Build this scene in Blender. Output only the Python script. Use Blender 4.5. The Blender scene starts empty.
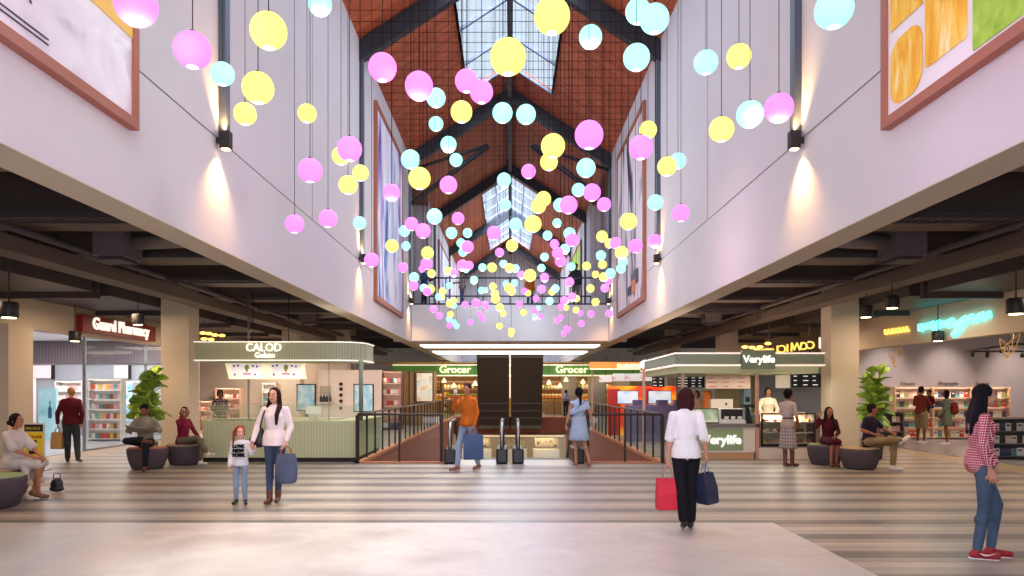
import bpy, bmesh, math, random
from mathutils import Vector, Matrix, Euler
random.seed(7)
SC = bpy.context.scene
COL = SC.collection
F = 720.0; CX = 510.0; CY = 390.0; EYE = 1.65
def PX(px, D): return (px - CX) / F * D
def PZ(py, D): return EYE - (py - CY) / F * D
def DF(py): return EYE * F / (py - CY)          # distance of a floor point
def lin(h):
    h = h.lstrip('#'); o = []
    for i in (0, 2, 4):
        v = int(h[i:i+2], 16) / 255
        o.append(v / 12.92 if v <= .04045 else ((v + .055) / 1.055) ** 2.4)
    return (*o, 1)
MATS = {}
def mat(name, col='#808080', rough=.6, metal=0, em=None, es=0, spec=.5, trans=0, alpha=1):
    if name in MATS: return MATS[name]
    m = bpy.data.materials.new(name); m.use_nodes = True
    b = m.node_tree.nodes['Principled BSDF']
    b.inputs['Base Color'].default_value = lin(col)
    b.inputs['Roughness'].default_value = rough
    b.inputs['Metallic'].default_value = metal
    b.inputs['Specular IOR Level'].default_value = spec
    if em: b.inputs['Emission Color'].default_value = lin(em); b.inputs['Emission Strength'].default_value = es
    if trans: b.inputs['Transmission Weight'].default_value = trans
    if alpha < 1: b.inputs['Alpha'].default_value = alpha
    MATS[name] = m
    return m
def noem(m):
    m.cycles.emission_sampling = 'NONE'; return m
def nodes(m): return m.node_tree.nodes, m.node_tree.links, m.node_tree.nodes['Principled BSDF']
def speckle(m, scale=8, amt=.12, bump=0, stretch=(1,1,1), detail=4):
    """gentle procedural variation of the base colour (and bump)"""
    n, l, b = nodes(m)
    tc = n.new('ShaderNodeTexCoord'); mp = n.new('ShaderNodeMapping'); mp.inputs['Scale'].default_value = stretch
    nz = n.new('ShaderNodeTexNoise'); nz.inputs['Scale'].default_value = scale; nz.inputs['Detail'].default_value = detail
    l.new(tc.outputs['Object'], mp.inputs[0]); l.new(mp.outputs[0], nz.inputs['Vector'])
    mr = n.new('ShaderNodeMapRange'); mr.inputs[1].default_value = .3; mr.inputs[2].default_value = .7
    mr.inputs[3].default_value = 1 - amt; mr.inputs[4].default_value = 1 + amt
    l.new(nz.outputs[0], mr.inputs[0])
    vm = n.new('ShaderNodeVectorMath'); vm.operation = 'SCALE'
    vm.inputs[0].default_value = b.inputs['Base Color'].default_value[:3]
    l.new(mr.outputs[0], vm.inputs['Scale']); l.new(vm.outputs[0], b.inputs['Base Color'])
    if bump:
        bp = n.new('ShaderNodeBump'); bp.inputs['Strength'].default_value = bump; bp.inputs['Distance'].default_value = .02
        l.new(nz.outputs[0], bp.inputs['Height']); l.new(bp.outputs[0], b.inputs['Normal'])
    return m
def flute_shade(m, axis='x', period=.08, dark=.72):
    """vertical reeding: groove shade painted as a colour wave along one object axis"""
    n, l, b = nodes(m)
    tc = n.new('ShaderNodeTexCoord'); w = n.new('ShaderNodeTexWave'); w.wave_type = 'BANDS'; w.bands_direction = axis.upper()
    w.inputs['Scale'].default_value = 1 / period / 3.18
    l.new(tc.outputs['Object'], w.inputs['Vector'])
    mr = n.new('ShaderNodeMapRange'); mr.inputs[3].default_value = dark; mr.inputs[4].default_value = 1.04
    l.new(w.outputs['Fac'], mr.inputs[0])
    vm = n.new('ShaderNodeVectorMath'); vm.operation = 'SCALE'; vm.inputs[0].default_value = b.inputs['Base Color'].default_value[:3]
    l.new(mr.outputs[0], vm.inputs['Scale']); l.new(vm.outputs[0], b.inputs['Base Color'])
    return m
def ramp(n, cols, interp='LINEAR'):
    r = n.new('ShaderNodeValToRGB'); r.color_ramp.interpolation = interp
    e = r.color_ramp.elements
    while len(e) > 1: e.remove(e[-1])
    e[0].position = cols[0][0]; e[0].color = lin(cols[0][1])
    for p, c in cols[1:]:
        x = e.new(p); x.color = lin(c)
    return r
def wmat(o):
    M = Matrix.LocRotScale(o.location, o.rotation_euler, o.scale)
    return wmat(o.parent) @ M if o.parent else M
def tag(o, label, cat, group=None, kind=None):
    if label: o['label'] = label
    if cat: o['category'] = cat
    if group: o['group'] = group
    if kind: o['kind'] = kind
    return o
def empty(name, loc, label=None, cat=None, group=None, rz=0):
    o = bpy.data.objects.new(name, None); COL.objects.link(o); o.location = loc; o.rotation_euler = (0, 0, rz)
    o.empty_display_size = .1
    return tag(o, label, cat, group)
def copy_tree(o, parent=None):
    c = o.copy(); COL.objects.link(c); c.parent = parent
    for ch in list(o.children): copy_tree(ch, c)
    return c
class MB:
    """collects shapes in world (or local) coordinates; build() links ONE mesh object"""
    def __init__(s): s.b = bmesh.new(); s.mi = 0
    def _fin(s, faces, smooth=False):
        for f in faces: f.material_index = s.mi; f.smooth = smooth
    def box(s, x0, x1, y0, y1, z0, z1, M=None):
        vs = [s.b.verts.new((x, y, z)) for x in (x0, x1) for y in (y0, y1) for z in (z0, z1)]
        q = [(0,1,3,2), (4,6,7,5), (0,4,5,1), (2,3,7,6), (0,2,6,4), (1,5,7,3)]
        s._fin([s.b.faces.new([vs[i] for i in f]) for f in q])
        if M is not None:
            for v in vs: v.co = M @ v.co
        return s
    def cbox(s, c, size, M=None):
        x, y, z = c; a, b_, d = size
        return s.box(x-a/2, x+a/2, y-b_/2, y+b_/2, z-d/2, z+d/2, M)
    def poly(s, pts):
        s._fin([s.b.faces.new([s.b.verts.new(p) for p in pts])]); return s
    def prism(s, pts, ax, a, b_):
        """pts: 2D outline in the other two axes; extruded along ax from a to b_"""
        def P(u, v, w):
            return {'x': (w, u, v), 'y': (u, w, v), 'z': (u, v, w)}[ax]
        A = [s.b.verts.new(P(u, v, a)) for u, v in pts]; B = [s.b.verts.new(P(u, v, b_)) for u, v in pts]
        n = len(pts); fs = [s.b.faces.new(A), s.b.faces.new(B[::-1])]
        for i in range(n): fs.append(s.b.faces.new((A[i], B[i], B[(i+1) % n], A[(i+1) % n])))
        s._fin(fs); return s
    def tube(s, pts, r, seg=8, caps=True, smooth=True):
        pts = [Vector(p) for p in pts]; n = len(pts)
        rs = r if isinstance(r, (list, tuple)) else [r] * n
        rings = []; up = None
        for i, p in enumerate(pts):
            d = (pts[min(i+1, n-1)] - pts[max(i-1, 0)]).normalized()
            if up is None: up = Vector((0, 0, 1)) if abs(d.z) < .9 else Vector((1, 0, 0))
            u = d.cross(up)
            if u.length < 1e-4: u = d.orthogonal()
            u.normalize(); v = u.cross(d).normalized(); up = v
            rings.append([s.b.verts.new(p + (u * math.cos(t) + v * math.sin(t)) * rs[i]) for t in [2*math.pi*k/seg for k in range(seg)]])
        fs = []
        for a, b_ in zip(rings, rings[1:]):
            for k in range(seg): fs.append(s.b.faces.new((a[k], a[(k+1) % seg], b_[(k+1) % seg], b_[k])))
        s._fin(fs, smooth)
        if caps: s._fin([s.b.faces.new(rings[0][::-1]), s.b.faces.new(rings[-1])])
        return s
    def lathe(s, prof, c=(0, 0, 0), seg=24, smooth=True):
        rings = []
        for r, z in prof:
            if r < 1e-5: rings.append([s.b.verts.new((c[0], c[1], c[2] + z))])
            else: rings.append([s.b.verts.new((c[0] + r*math.cos(t), c[1] + r*math.sin(t), c[2] + z)) for t in [2*math.pi*k/seg for k in range(seg)]])
        fs = []
        for a, b_ in zip(rings, rings[1:]):
            if len(a) == 1 and len(b_) == 1: continue
            for k in range(seg):
                k2 = (k + 1) % seg
                if len(a) == 1: fs.append(s.b.faces.new((a[0], b_[k2], b_[k])))
                elif len(b_) == 1: fs.append(s.b.faces.new((a[k], a[k2], b_[0])))
                else: fs.append(s.b.faces.new((a[k], a[k2], b_[k2], b_[k])))
        s._fin(fs, smooth); return s
    def ell(s, c, r, M=None, seg=16, rings=10):
        r = (r, r, r) if not isinstance(r, (tuple, list)) else r
        T = Matrix.Translation(c) @ (M.to_4x4() if M is not None else Matrix.Identity(4)) @ Matrix.Diagonal((*r, 1))
        res = bmesh.ops.create_uvsphere(s.b, u_segments=seg, v_segments=rings, radius=1, matrix=T)
        s._fin({f for v in res['verts'] for f in v.link_faces}, True); return s
    def grid(s, fn, nu, nv, smooth=True):
        V = [[s.b.verts.new(fn(i / nu, j / nv)) for j in range(nv + 1)] for i in range(nu + 1)]
        s._fin([s.b.faces.new((V[i][j], V[i+1][j], V[i+1][j+1], V[i][j+1])) for i in range(nu) for j in range(nv)], smooth); return s
    def build(s, name, mats, parent=None, local=False, solid=0, bevel=0):
        me = bpy.data.meshes.new(name)
        if parent is not None and not local:
            s.b.transform(wmat(parent).inverted())
        bmesh.ops.recalc_face_normals(s.b, faces=s.b.faces[:])
        s.b.to_mesh(me); s.b.free()
        for m in (mats if isinstance(mats, (list, tuple)) else [mats]): me.materials.append(m)
        o = bpy.data.objects.new(name, me); COL.objects.link(o); o.parent = parent
        if solid:
            md = o.modifiers.new('s', 'SOLIDIFY'); md.thickness = solid; md.offset = 0
        if bevel:
            md = o.modifiers.new('b', 'BEVEL'); md.width = bevel; md.segments = 2; md.limit_method = 'ANGLE'
        return o
def struct(o): o['kind'] = 'structure'; return o
def at_origin(o):
    """move a top-level mesh's origin to its base centre"""
    me = o.data; xs = [v.co for v in me.vertices]
    c = Vector(((min(v.x for v in xs)+max(v.x for v in xs))/2, (min(v.y for v in xs)+max(v.y for v in xs))/2, min(v.z for v in xs)))
    me.transform(Matrix.Translation(-c)); o.location = c; return o
def text(s, size, m, loc, rot, parent=None, name='lettering', ext=.01, bold=0, shear=0, sx=1, align='CENTER', space=1):
    cu = bpy.data.curves.new(name, 'FONT'); cu.body = s; cu.size = size; cu.extrude = ext; cu.offset = bold; cu.shear = shear
    cu.align_x = align; cu.align_y = 'CENTER'; cu.space_character = space; cu.resolution_u = 3
    t = bpy.data.objects.new('tmp', cu); COL.objects.link(t)
    dg = bpy.context.evaluated_depsgraph_get(); me = bpy.data.meshes.new_from_object(t.evaluated_get(dg))
    bpy.data.objects.remove(t); bpy.data.curves.remove(cu)
    me.materials.clear(); me.materials.append(m)
    M = Matrix.LocRotScale(Vector(loc), Euler(rot), Vector((sx, 1, 1)))
    if parent is not None: M = wmat(parent).inverted() @ M
    me.transform(M)
    o = bpy.data.objects.new(name, me); COL.objects.link(o); o.parent = parent
    return o
FRONT = (math.pi/2, 0, 0); ONLEFT = (math.pi/2, 0, math.pi/2); ONRIGHT = (math.pi/2, 0, -math.pi/2)
# ---------------------------------------------------------------- camera
cam = bpy.data.cameras.new('camera'); co = bpy.data.objects.new('camera', cam); COL.objects.link(co)
co.location = (0, 0, EYE); co.rotation_euler = (math.pi/2, 0, 0)
cam.sensor_width = 36; cam.lens = F / 1024 * 36; cam.shift_x = (512 - CX) / 1024; cam.shift_y = (CY - 288) / 1024
cam.clip_start = .05; cam.clip_end = 300
SC.camera = co
SC.view_settings.view_transform = 'Standard'; SC.view_settings.look = 'None'; SC.view_settings.gamma = 1
SC.view_settings.exposure = 0; SC.view_settings.use_curve_mapping = False
SC.cycles.use_denoising = True
SC.cycles.max_bounces = 6; SC.cycles.diffuse_bounces = 4; SC.cycles.glossy_bounces = 3; SC.cycles.transmission_bounces = 6
SC.cycles.transparent_max_bounces = 12; SC.cycles.caustics_reflective = False; SC.cycles.caustics_refractive = False
SC.cycles.sample_clamp_indirect = 6
SC.cycles.use_light_tree = True
def lamp(kind, loc, energy, col='#ffffff', size=.2, rot=(0, 0, 0), spot=60, blend=.6, sy=None, name='lamp'):
    d = bpy.data.lights.new(name, kind); d.energy = energy; d.color = lin(col)[:3]
    if kind == 'AREA':
        d.size = size
        if sy: d.shape = 'RECTANGLE'; d.size_y = sy
    elif kind == 'SUN': d.angle = size
    else: d.shadow_soft_size = size
    if kind == 'SPOT': d.spot_size = math.radians(spot); d.spot_blend = blend
    o = bpy.data.objects.new(name, d); COL.objects.link(o); o.location = loc; o.rotation_euler = rot
    return o
ORD = ['', 'second ', 'third ', 'fourth ', 'fifth ', 'sixth ', 'seventh ', 'eighth ', 'ninth ', 'tenth ', 'eleventh ', 'twelfth ', 'thirteenth ', 'fourteenth ', 'fifteenth ', 'sixteenth ', 'seventeenth ', 'eighteenth ', 'nineteenth ', 'twentieth ', 'twenty-first ', 'twenty-second ', 'twenty-third ', 'twenty-fourth ']
# ================================================================ SHELL
YF = 16.3; YB = 44.0; VX = 3.45       # the void: front edge, far edge, half width
ZC = 3.6; XW = 4.0                    # underside of the atrium wall, half width of the atrium
ZE = 10.95; RISE = 2.65               # eave, rise of the ridge
def zr(x): return ZE + RISE * (1 - abs(x) / XW)
# ---- floor material: pale terrazzo in front, planks in grey and buff bands behind
fm = mat('floor_boards', '#a39a92', .38)
n, l, b = nodes(fm)
tc = n.new('ShaderNodeTexCoord'); sp = n.new('ShaderNodeSeparateXYZ'); l.new(tc.outputs['Object'], sp.inputs[0])
def math_(op, a, b_=None, c=None):
    m = n.new('ShaderNodeMath'); m.operation = op
    for i, v in enumerate((a, b_, c)):
        if v is None: continue
        if isinstance(v, (int, float)): m.inputs[i].default_value = v
        else: l.new(v, m.inputs[i])
    return m.outputs[0]
ph = math_('FRACT', math_('DIVIDE', math_('SUBTRACT', sp.outputs['Y'], 8.86), .89))
nz = n.new('ShaderNodeTexNoise'); nz.inputs['Scale'].default_value = 1; nz.inputs['Detail'].default_value = 3
mp = n.new('ShaderNodeMapping'); mp.inputs['Scale'].default_value = (.35, 9, 1); l.new(tc.outputs['Object'], mp.inputs[0]); l.new(mp.outputs[0], nz.inputs['Vector'])
ph2 = math_('ADD', ph, math_('MULTIPLY', math_('SUBTRACT', nz.outputs[0], .5), .16))
rp = ramp(n, [(0, '#6a6360'), (.30, '#726b68'), (.36, '#a2978d'), (.56, '#9c9187'), (.62, '#aea397'), (.78, '#a99d91'), (.84, '#8d837b'), (1, '#99908a')], 'LINEAR')
l.new(ph2, rp.inputs[0])
# fine boards
bk = n.new('ShaderNodeTexBrick'); bk.inputs['Scale'].default_value = 1; bk.inputs['Brick Width'].default_value = 1.8; bk.inputs['Row Height'].default_value = .11
bk.inputs['Mortar Size'].default_value = .003; bk.inputs['Color1'].default_value = (.93, .93, .93, 1); bk.inputs['Color2'].default_value = (1.06, 1.06, 1.06, 1); bk.inputs['Mortar'].default_value = (.8, .8, .8, 1)
l.new(tc.outputs['Object'], bk.inputs['Vector'])
mx = n.new('ShaderNodeMix'); mx.data_type = 'RGBA'; mx.blend_type = 'MULTIPLY'; mx.inputs[0].default_value = 1
l.new(rp.outputs[0], mx.inputs[6]); l.new(bk.outputs[0], mx.inputs[7])
# terrazzo
tz = n.new('ShaderNodeTexNoise'); tz.inputs['Scale'].default_value = 1.6; tz.inputs['Detail'].default_value = 9; tz.inputs['Roughness'].default_value = .68; tz.inputs['Distortion'].default_value = 1.2
l.new(tc.outputs['Object'], tz.inputs['Vector'])
tr = ramp(n, [(.3, '#b3aba6'), (.5, '#c0b8b2'), (.7, '#ccc4bd')]); l.new(tz.outputs[0], tr.inputs[0])
inx = math_('LESS_THAN', sp.outputs['X'], 3.27); iny = math_('LESS_THAN', sp.outputs['Y'], 8.95)
msk = math_('MULTIPLY', inx, iny)
m2 = n.new('ShaderNodeMix'); m2.data_type = 'RGBA'; l.new(msk, m2.inputs[0]); l.new(mx.outputs[2], m2.inputs[6]); l.new(tr.outputs[0], m2.inputs[7])
# tan border strip along the shopfronts
bx = math_('GREATER_THAN', math_('ABSOLUTE', math_('ADD', sp.outputs['X'], .2)), 10.3)
m3 = n.new('ShaderNodeMix'); m3.data_type = 'RGBA'; l.new(bx, m3.inputs[0]); l.new(m2.outputs[2], m3.inputs[6]); m3.inputs[7].default_value = lin('#a8927a')
l.new(m3.outputs[2], b.inputs['Base Color'])
rr = n.new('ShaderNodeMapRange'); l.new(tz.outputs[0], rr.inputs[0]); rr.inputs[3].default_value = .28; rr.inputs[4].default_value = .5; l.new(rr.outputs[0], b.inputs['Roughness'])
fl = MB()
fl.box(-30, 30, -4, YF, -.5, 0); fl.box(-30, -VX, YF, YB, -.5, 0); fl.box(VX, 30, YF, YB, -.5, 0); fl.box(-30, 30, YB, 62, -.5, 0)
struct(fl.build('floor', fm))
# ---- atrium walls
wm_ = speckle(mat('atrium_plaster', '#cfc9cc', .85, spec=.2), .6, .02)
soff = mat('soffit_plaster', '#c9bda9', .8, spec=.2)
brown = mat('recess_boards', '#7a4026', .7)
def atrium_wall(s, name):
    w = MB()
    for y0, y1 in ((-4, 29.2), (35.3, 61)):
        w.mi = 0; w.box(s*XW, s*(XW+.25), y0, y1, ZC, ZE+.1)
    w.mi = 0
    w.box(s*(XW+.25), s*(XW+.7), 29.0, 29.2, ZC, ZE+.1); w.box(s*(XW+.25), s*(XW+.7), 35.3, 35.5, ZC, ZE+.1)
    w.box(s*(XW+.6), s*(XW+.8), 29.2, 35.3, 5.1, ZE+.1)
    w.mi = 1; w.box(s*(XW+.001), s*(XW+.43), -4, 61, ZC-.012, ZC); w.box(s*(XW+.25), s*(XW+.43), -4, 61, ZC+.05, ZC+.9)
    w.mi = 2; w.box(s*XW, s*(XW+.6), 29.2, 35.3, ZE-.25, ZE+.1)
    # panel joints laid on the plaster as thin grey strips
    o = struct(w.build(name, [wm_, soff, brown]))
    jm = mat('joint_grey', '#6f6a6e', .9)
    j = MB(); x = s*(XW-.001)
    def strip(y0, y1, z0, z1): j.box(min(x, x-s*.004), max(x, x-s*.004), y0, y1, z0, z1)
    strip(-4, 10, 5.085, 5.1); strip(10.2, 19.3, 5.085, 5.1); strip(19.5, 28.3, 5.085, 5.1)
    strip(14.55, 14.565, 5.1, ZE-.2)
    j.build('panel_joint', jm, o)
    return o
atrium_wall(-1, 'wall_left'); atrium_wall(1, 'wall_right')
bw = MB(); bw.prism([(-XW-.3, 2.9), (XW+.3, 2.9), (XW+.3, ZE), (0, ZE+RISE+.1), (-XW-.3, ZE)], 'y', 60.8, 61)
struct(bw.build('wall_back', speckle(mat('end_wall_plaster', '#c4c0c6', .85, spec=.2), .6, .03)))
# ---- roof: timber boards, with two skylights
rm = mat('roof_boards', '#8c4a31', .7)
n, l, b = nodes(rm)
tc = n.new('ShaderNodeTexCoord'); bk = n.new('ShaderNodeTexBrick'); mp = n.new('ShaderNodeMapping'); mp.inputs['Rotation'].default_value = (0, 0, math.pi/2)
bk.inputs['Brick Width'].default_value = 1.1; bk.inputs['Row Height'].default_value = .17; bk.inputs['Scale'].default_value = 1; bk.inputs['Mortar Size'].default_value = .008
bk.inputs['Color1'].default_value = lin('#b8633f'); bk.inputs['Color2'].default_value = lin('#a04c2e'); bk.inputs['Mortar'].default_value = lin('#6a3220')
l.new(tc.outputs['Object'], bk.inputs['Vector']); l.new(bk.outputs[0], b.inputs['Base Color'])
SKY = [(9.0, 26.5), (40.3, 56.0)]; SX = 1.56
rf = MB()
def slab(s, x0, x1, y0, y1, t=.14):
    rf.prism([(s*x0, zr(x0)), (s*x1, zr(x1)), (s*x1, zr(x1)+t), (s*x0, zr(x0)+t)], 'y', y0, y1)
for s in (-1, 1):
    slab(s, SX, XW+.3, -4, 61.2)
    slab(s, 0, SX, -4, SKY[0][0]); slab(s, 0, SX, SKY[0][1], SKY[1][0]); slab(s, 0, SX, SKY[1][1], 61.2)
struct(rf.build('ceiling', rm))
steel = mat('dark_steel', '#34353c', .5, .4)
steel2 = mat('skylight_frame_paint', '#6d7084', .5)
glass = mat('skylight_glass', '#ffffff', .02)
n, l, b = nodes(glass); n.remove(b); tb = n.new('ShaderNodeBsdfTransparent'); tb.inputs[0].default_value = (.9, .94, .96, 1)
gb = n.new('ShaderNodeBsdfGlossy'); gb.inputs['Roughness'].default_value = .05; ms = n.new('ShaderNodeMixShader'); ms.inputs[0].default_value = .05
l.new(tb.outputs[0], ms.inputs[1]); l.new(gb.outputs[0], ms.inputs[2]); l.new(ms.outputs[0], n['Material Output'].inputs[0])
for k, (y0, y1) in enumerate(SKY):
    g = MB()
    for s in (-1, 1): g.prism([(0, zr(0)+.06), (s*SX, zr(SX)+.06), (s*SX, zr(SX)+.08), (0, zr(0)+.08)], 'y', y0, y1)
    go = struct(g.build('window_%d' % (k+1), glass))
    f = MB(); y = y1
    while y > y0 - .1:
        for s in (-1, 1): f.prism([(0, zr(0)-.06), (s*SX, zr(SX)-.06), (s*SX, zr(SX)+.05), (0, zr(0)+.05)], 'y', y-.05, y+.05)
        y -= 2.33
    for s in (-1, 1):
        for xx in (SX, SX/2 if k else SX): f.box(s*xx-.03, s*xx+.03, y0, y1, zr(xx)-.05, zr(xx)+.1)
    f.build('frame', steel2, go)
# ---- ridge beam, roof trusses with posts
rb = MB(); rb.box(-.09, .09, -4, 60.7, zr(0)-.52, zr(0)-.12); at_origin(rb.build('ridge_beam', steel)); r_ = bpy.data.objects['ridge_beam']
tag(r_, 'long dark steel ridge beam running under the peak of the timber roof', 'beam')
TY = [9.95, 19.2, 28.45, 37.9, 47.2, 57.6]
tlab = ['nearest the camera, above the two front paintings', 'beyond the first skylight mullions, above the second wall fittings', 'above the near parapet of the footbridge, with knee braces', 'beyond the footbridge, before the far skylight', 'crossing beneath the far skylight', 'farthest, close to the grey end wall']
for k, y in enumerate(TY):
    t = empty('roof_truss', (0, y, ZE), 'dark steel rafter frame ' + tlab[k], 'roof truss', 'steel frames of the timber roof')
    for s in (-1, 1):
        m = MB(); m.prism([(0, zr(0)-.05), (s*XW, zr(XW)-.02), (s*XW, zr(XW)-.58), (0, zr(0)-.6)], 'y', y-.13, y+.13); m.build('rafter', steel, t)
        zb = 5.35 if k < 3 else 4
        m = MB(); m.box(s*(XW-.1), s*XW, y-.08, y+.08, PZ(140, 10) if k < 3 else 5.0, ZE-.4)
        m.build('post', mat('post_paint', '#525a68', .45, .3), t)
        if k == 2:
            m = MB(); m.tube([(s*3.9, y, 9.0), (s*.86, y, 11.3)], .1, 4); m.tube([(s*3.9, y, 10.35), (s*.86, y, 11.33)], .07, 4); m.build('brace', steel, t)
# ---- hanging wire grid at eave level
g = MB(); y = 4.5
while y < 29.5:
    g.box(-XW+.001, XW-.001, y-.0055, y+.0055, ZE-.03, ZE-.019); y += .545
tag(at_origin(g.build('wire_grid', mat('wire_black', '#141216', .8, spec=.1))), 'thin dark transverse wires strung wall to wall below the near roof', 'wire grid')
# ---- wall lights: a small up-and-down fitting at the foot of each near post
fitm = mat('fitting_bronze', '#3a3231', .4, .6); warm_lens = noem(mat('warm_lens', '#ffffff', .5, em='#ffdca0', es=12))
for s in (-1, 1):
    for k, (y, z) in enumerate(((9.81, 5.05), (19.05, 5.12), (28.3, 5.15))):
        sd = 'left' if s < 0 else 'right'
        t = empty('wall_light', (s*(XW-.06), y, z), 'small dark up-and-down light on the %s wall, %s' % (sd, ('nearest, beside the front painting', 'second, just before the second painting', 'farthest, by the footbridge')[k]), 'wall light', 'wall fittings along the atrium')
        m = MB(); m.cbox((s*(XW-.13), y, z), (.13, .13, .24)); m.cbox((s*(XW-.04), y, z), (.08, .05, .08)); m.build('housing', fitm, t)
        for q in (1, -1): m = MB(); m.cbox((s*(XW-.13), y, z+q*.122), (.1, .09, .006)); m.build('lens', warm_lens, t)
        e = 240
        lamp('SPOT', (s*(XW-.12), y+.04, z+.14), e*.8, '#ffc478', .02, (math.pi, 0, 0), 105, 1, name='uplight')
        lamp('SPOT', (s*(XW-.12), y+.04, z-.14), e*1.1, '#ffc478', .02, (0, 0, 0), 105, 1, name='downlight')
# ---- paintings
frame_m = mat('redwood_frame', '#a3604a', .5)
def canvas_mat(name, kind):
    m = mat(name, '#ffffff', .6, spec=.2); n, l, b = nodes(m)
    tc = n.new('ShaderNodeTexCoord'); mp = n.new('ShaderNodeMapping'); l.new(tc.outputs['Object'], mp.inputs[0])
    nz = n.new('ShaderNodeTexNoise'); l.new(mp.outputs[0], nz.inputs['Vector'])
    if kind == 'blue':
        mp.inputs['Scale'].default_value = (1, .75, .2); nz.inputs['Scale'].default_value = .9; nz.inputs['Detail'].default_value = 3.5; nz.inputs['Distortion'].default_value = 1.4
        r = ramp(n, [(.28, '#28306a'), (.36, '#5d7bc4'), (.44, '#c6d2f0'), (.53, '#f3eef6'), (.6, '#b9a7d6'), (.66, '#4b3e86'), (.72, '#c9d3ef')])
    elif kind == 'ink':
        mp.inputs['Scale'].default_value = (1, .8, .4); nz.inputs['Scale'].default_value = .8; nz.inputs['Detail'].default_value = 4; nz.inputs['Distortion'].default_value = 1
        r = ramp(n, [(.33, '#2b2a33'), (.40, '#77727e'), (.46, '#e2d6da'), (.62, '#efe2e4'), (.7, '#8d8794')])
    elif kind == 'pale':
        mp.inputs['Scale'].default_value = (1, .5, .9); mp.inputs['Rotation'].default_value = (.5, 0, 0); nz.inputs['Scale'].default_value = 1.1; nz.inputs['Detail'].default_value = 3; nz.inputs['Distortion'].default_value = 1.5
        r = ramp(n, [(.35, '#cfc3cd'), (.45, '#e8dfe6'), (.6, '#f2ebf0'), (.68, '#dccfd9')])
    elif kind == 'orange':
        mp.inputs['Scale'].default_value = (1, 3, .8); nz.inputs['Scale'].default_value = 2.5; nz.inputs['Detail'].default_value = 8; nz.inputs['Distortion'].default_value = .6
        r = ramp(n, [(.35, '#f0a81e'), (.5, '#f8c443'), (.62, '#fbd977'), (.72, '#fdf0c4')])
    elif kind == 'green':
        nz.inputs['Scale'].default_value = 6; nz.inputs['Detail'].default_value = 6
        r = ramp(n, [(.3, '#8cb832'), (.5, '#a4cc48'), (.7, '#b9d962')])
    l.new(nz.outputs[0], r.inputs[0]); l.new(r.outputs[0], b.inputs['Base Color']); return m
def painting(s, y0, y1, z0, z1, cm, label, fw=.1, d=.1):
    t = empty('wall_painting', (s*XW, (y0+y1)/2, z0), label, 'painting', 'large framed pictures on the atrium walls')
    x = s*XW; xi = s*(XW-d); a, b_ = sorted((x, xi))
    m = MB(); m.box(a, b_, y0, y1, z0, z0+fw); m.box(a, b_, y0, y1, z1-fw, z1); m.box(a, b_, y0, y0+fw, z0+fw, z1-fw); m.box(a, b_, y1-fw, y1, z0+fw, z1-fw)
    m.build('frame', frame_m, t)
    a, b_ = sorted((x, s*(XW-d*.7))); m = MB(); m.box(a, b_, y0+fw, y1-fw, z0+fw, z1-fw); m.build('canvas', cm, t)
    return t
def patch(t, s, y0, y1, z0, z1, m_, name='printed_panel', off=.075, rnd=0):
    m = MB(); x = s*(XW-off)
    if rnd:
        r = rnd; pts = []
        for cy, cz, a0 in ((y1-r, z1-r, 0), (y0+r, z1-r, 90), (y0+r, z0+r, 180), (y1-r, z0+r, 270)):
            for k in range(7): a = math.radians(a0 + 15*k); pts.append((cy + r*math.cos(a), cz + r*math.sin(a)))
        m.prism(pts, 'x', min(x, x-s*.006), max(x, x-s*.006))
    else: m.box(min(x, x-s*.006), max(x, x-s*.006), y0, y1, z0, z1)
    return m.build(name, m_, t)
p = painting(-1, 2.2, 7.58, 4.38, 9.0, canvas_mat('pale_marble_print', 'pale'), 'huge pale framed advertisement with yellow upper area on the near left wall')
patch(p, -1, 2.3, 7.48, 5.3, 8.9, mat('sunny_print', '#f5c25a', .6), 'yellow_area')
ink = mat('print_ink', '#3b3640', .7)
patch(p, -1, 4.4, 6.12, 4.62, 4.632, ink, 'rule_line'); patch(p, -1, 4.4, 6.12, 4.575, 4.587, ink, 'rule_line')
text('AROMA', .3, ink, (-XW+.083, 5.9, 4.9), ONLEFT, p, 'lettering', .002, align='RIGHT', sx=.8)
p = painting(1, 2.2, 7.58, 4.38, 9.0, mat('white_print', '#efe7ee', .6), 'huge white framed picture with orange and green fruit panels on the near right wall')
om = canvas_mat('orange_pulp_print', 'orange'); gm = canvas_mat('lime_skin_print', 'green')
patch(p, 1, 6.85, 7.42, 4.54, 5.2, om, 'fruit_panel', rnd=.2); patch(p, 1, 6.85, 7.42, 5.33, 8.8, om, 'fruit_panel')
patch(p, 1, 6.18, 6.8, 4.68, 8.8, om, 'fruit_panel', rnd=.04); patch(p, 1, 3.0, 6.1, 4.52, 8.8, gm, 'fruit_panel')
painting(-1, 21.1, 26.4, 4.28, 10.15, canvas_mat('blue_abstract', 'blue'), 'tall framed abstract in blue, violet and white on the left wall before the footbridge', .16)
p = painting(1, 21.1, 26.4, 4.28, 10.15, canvas_mat('ink_abstract', 'ink'), 'tall framed grey ink wash picture with orange and dark blocks on the right wall', .16)
patch(p, 1, 22.5, 23.2, 4.75, 5.15, mat('orange_block', '#d98245', .6), 'orange_block'); patch(p, 1, 22.0, 22.5, 4.95, 5.4, mat('navy_block', '#30344a', .6), 'dark_block'); patch(p, 1, 23.3, 24, 4.75, 5.05, mat('navy_block'), 'dark_block')
painting(-1, 39.9, 46.5, 4.9, 10.0, canvas_mat('blue_abstract', 'blue'), 'far framed blue picture on the left wall seen over the footbridge', .16)
painting(1, 39.9, 46.5, 4.9, 10.0, gm, 'far framed lime green picture on the right wall seen over the footbridge', .16)
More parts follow.
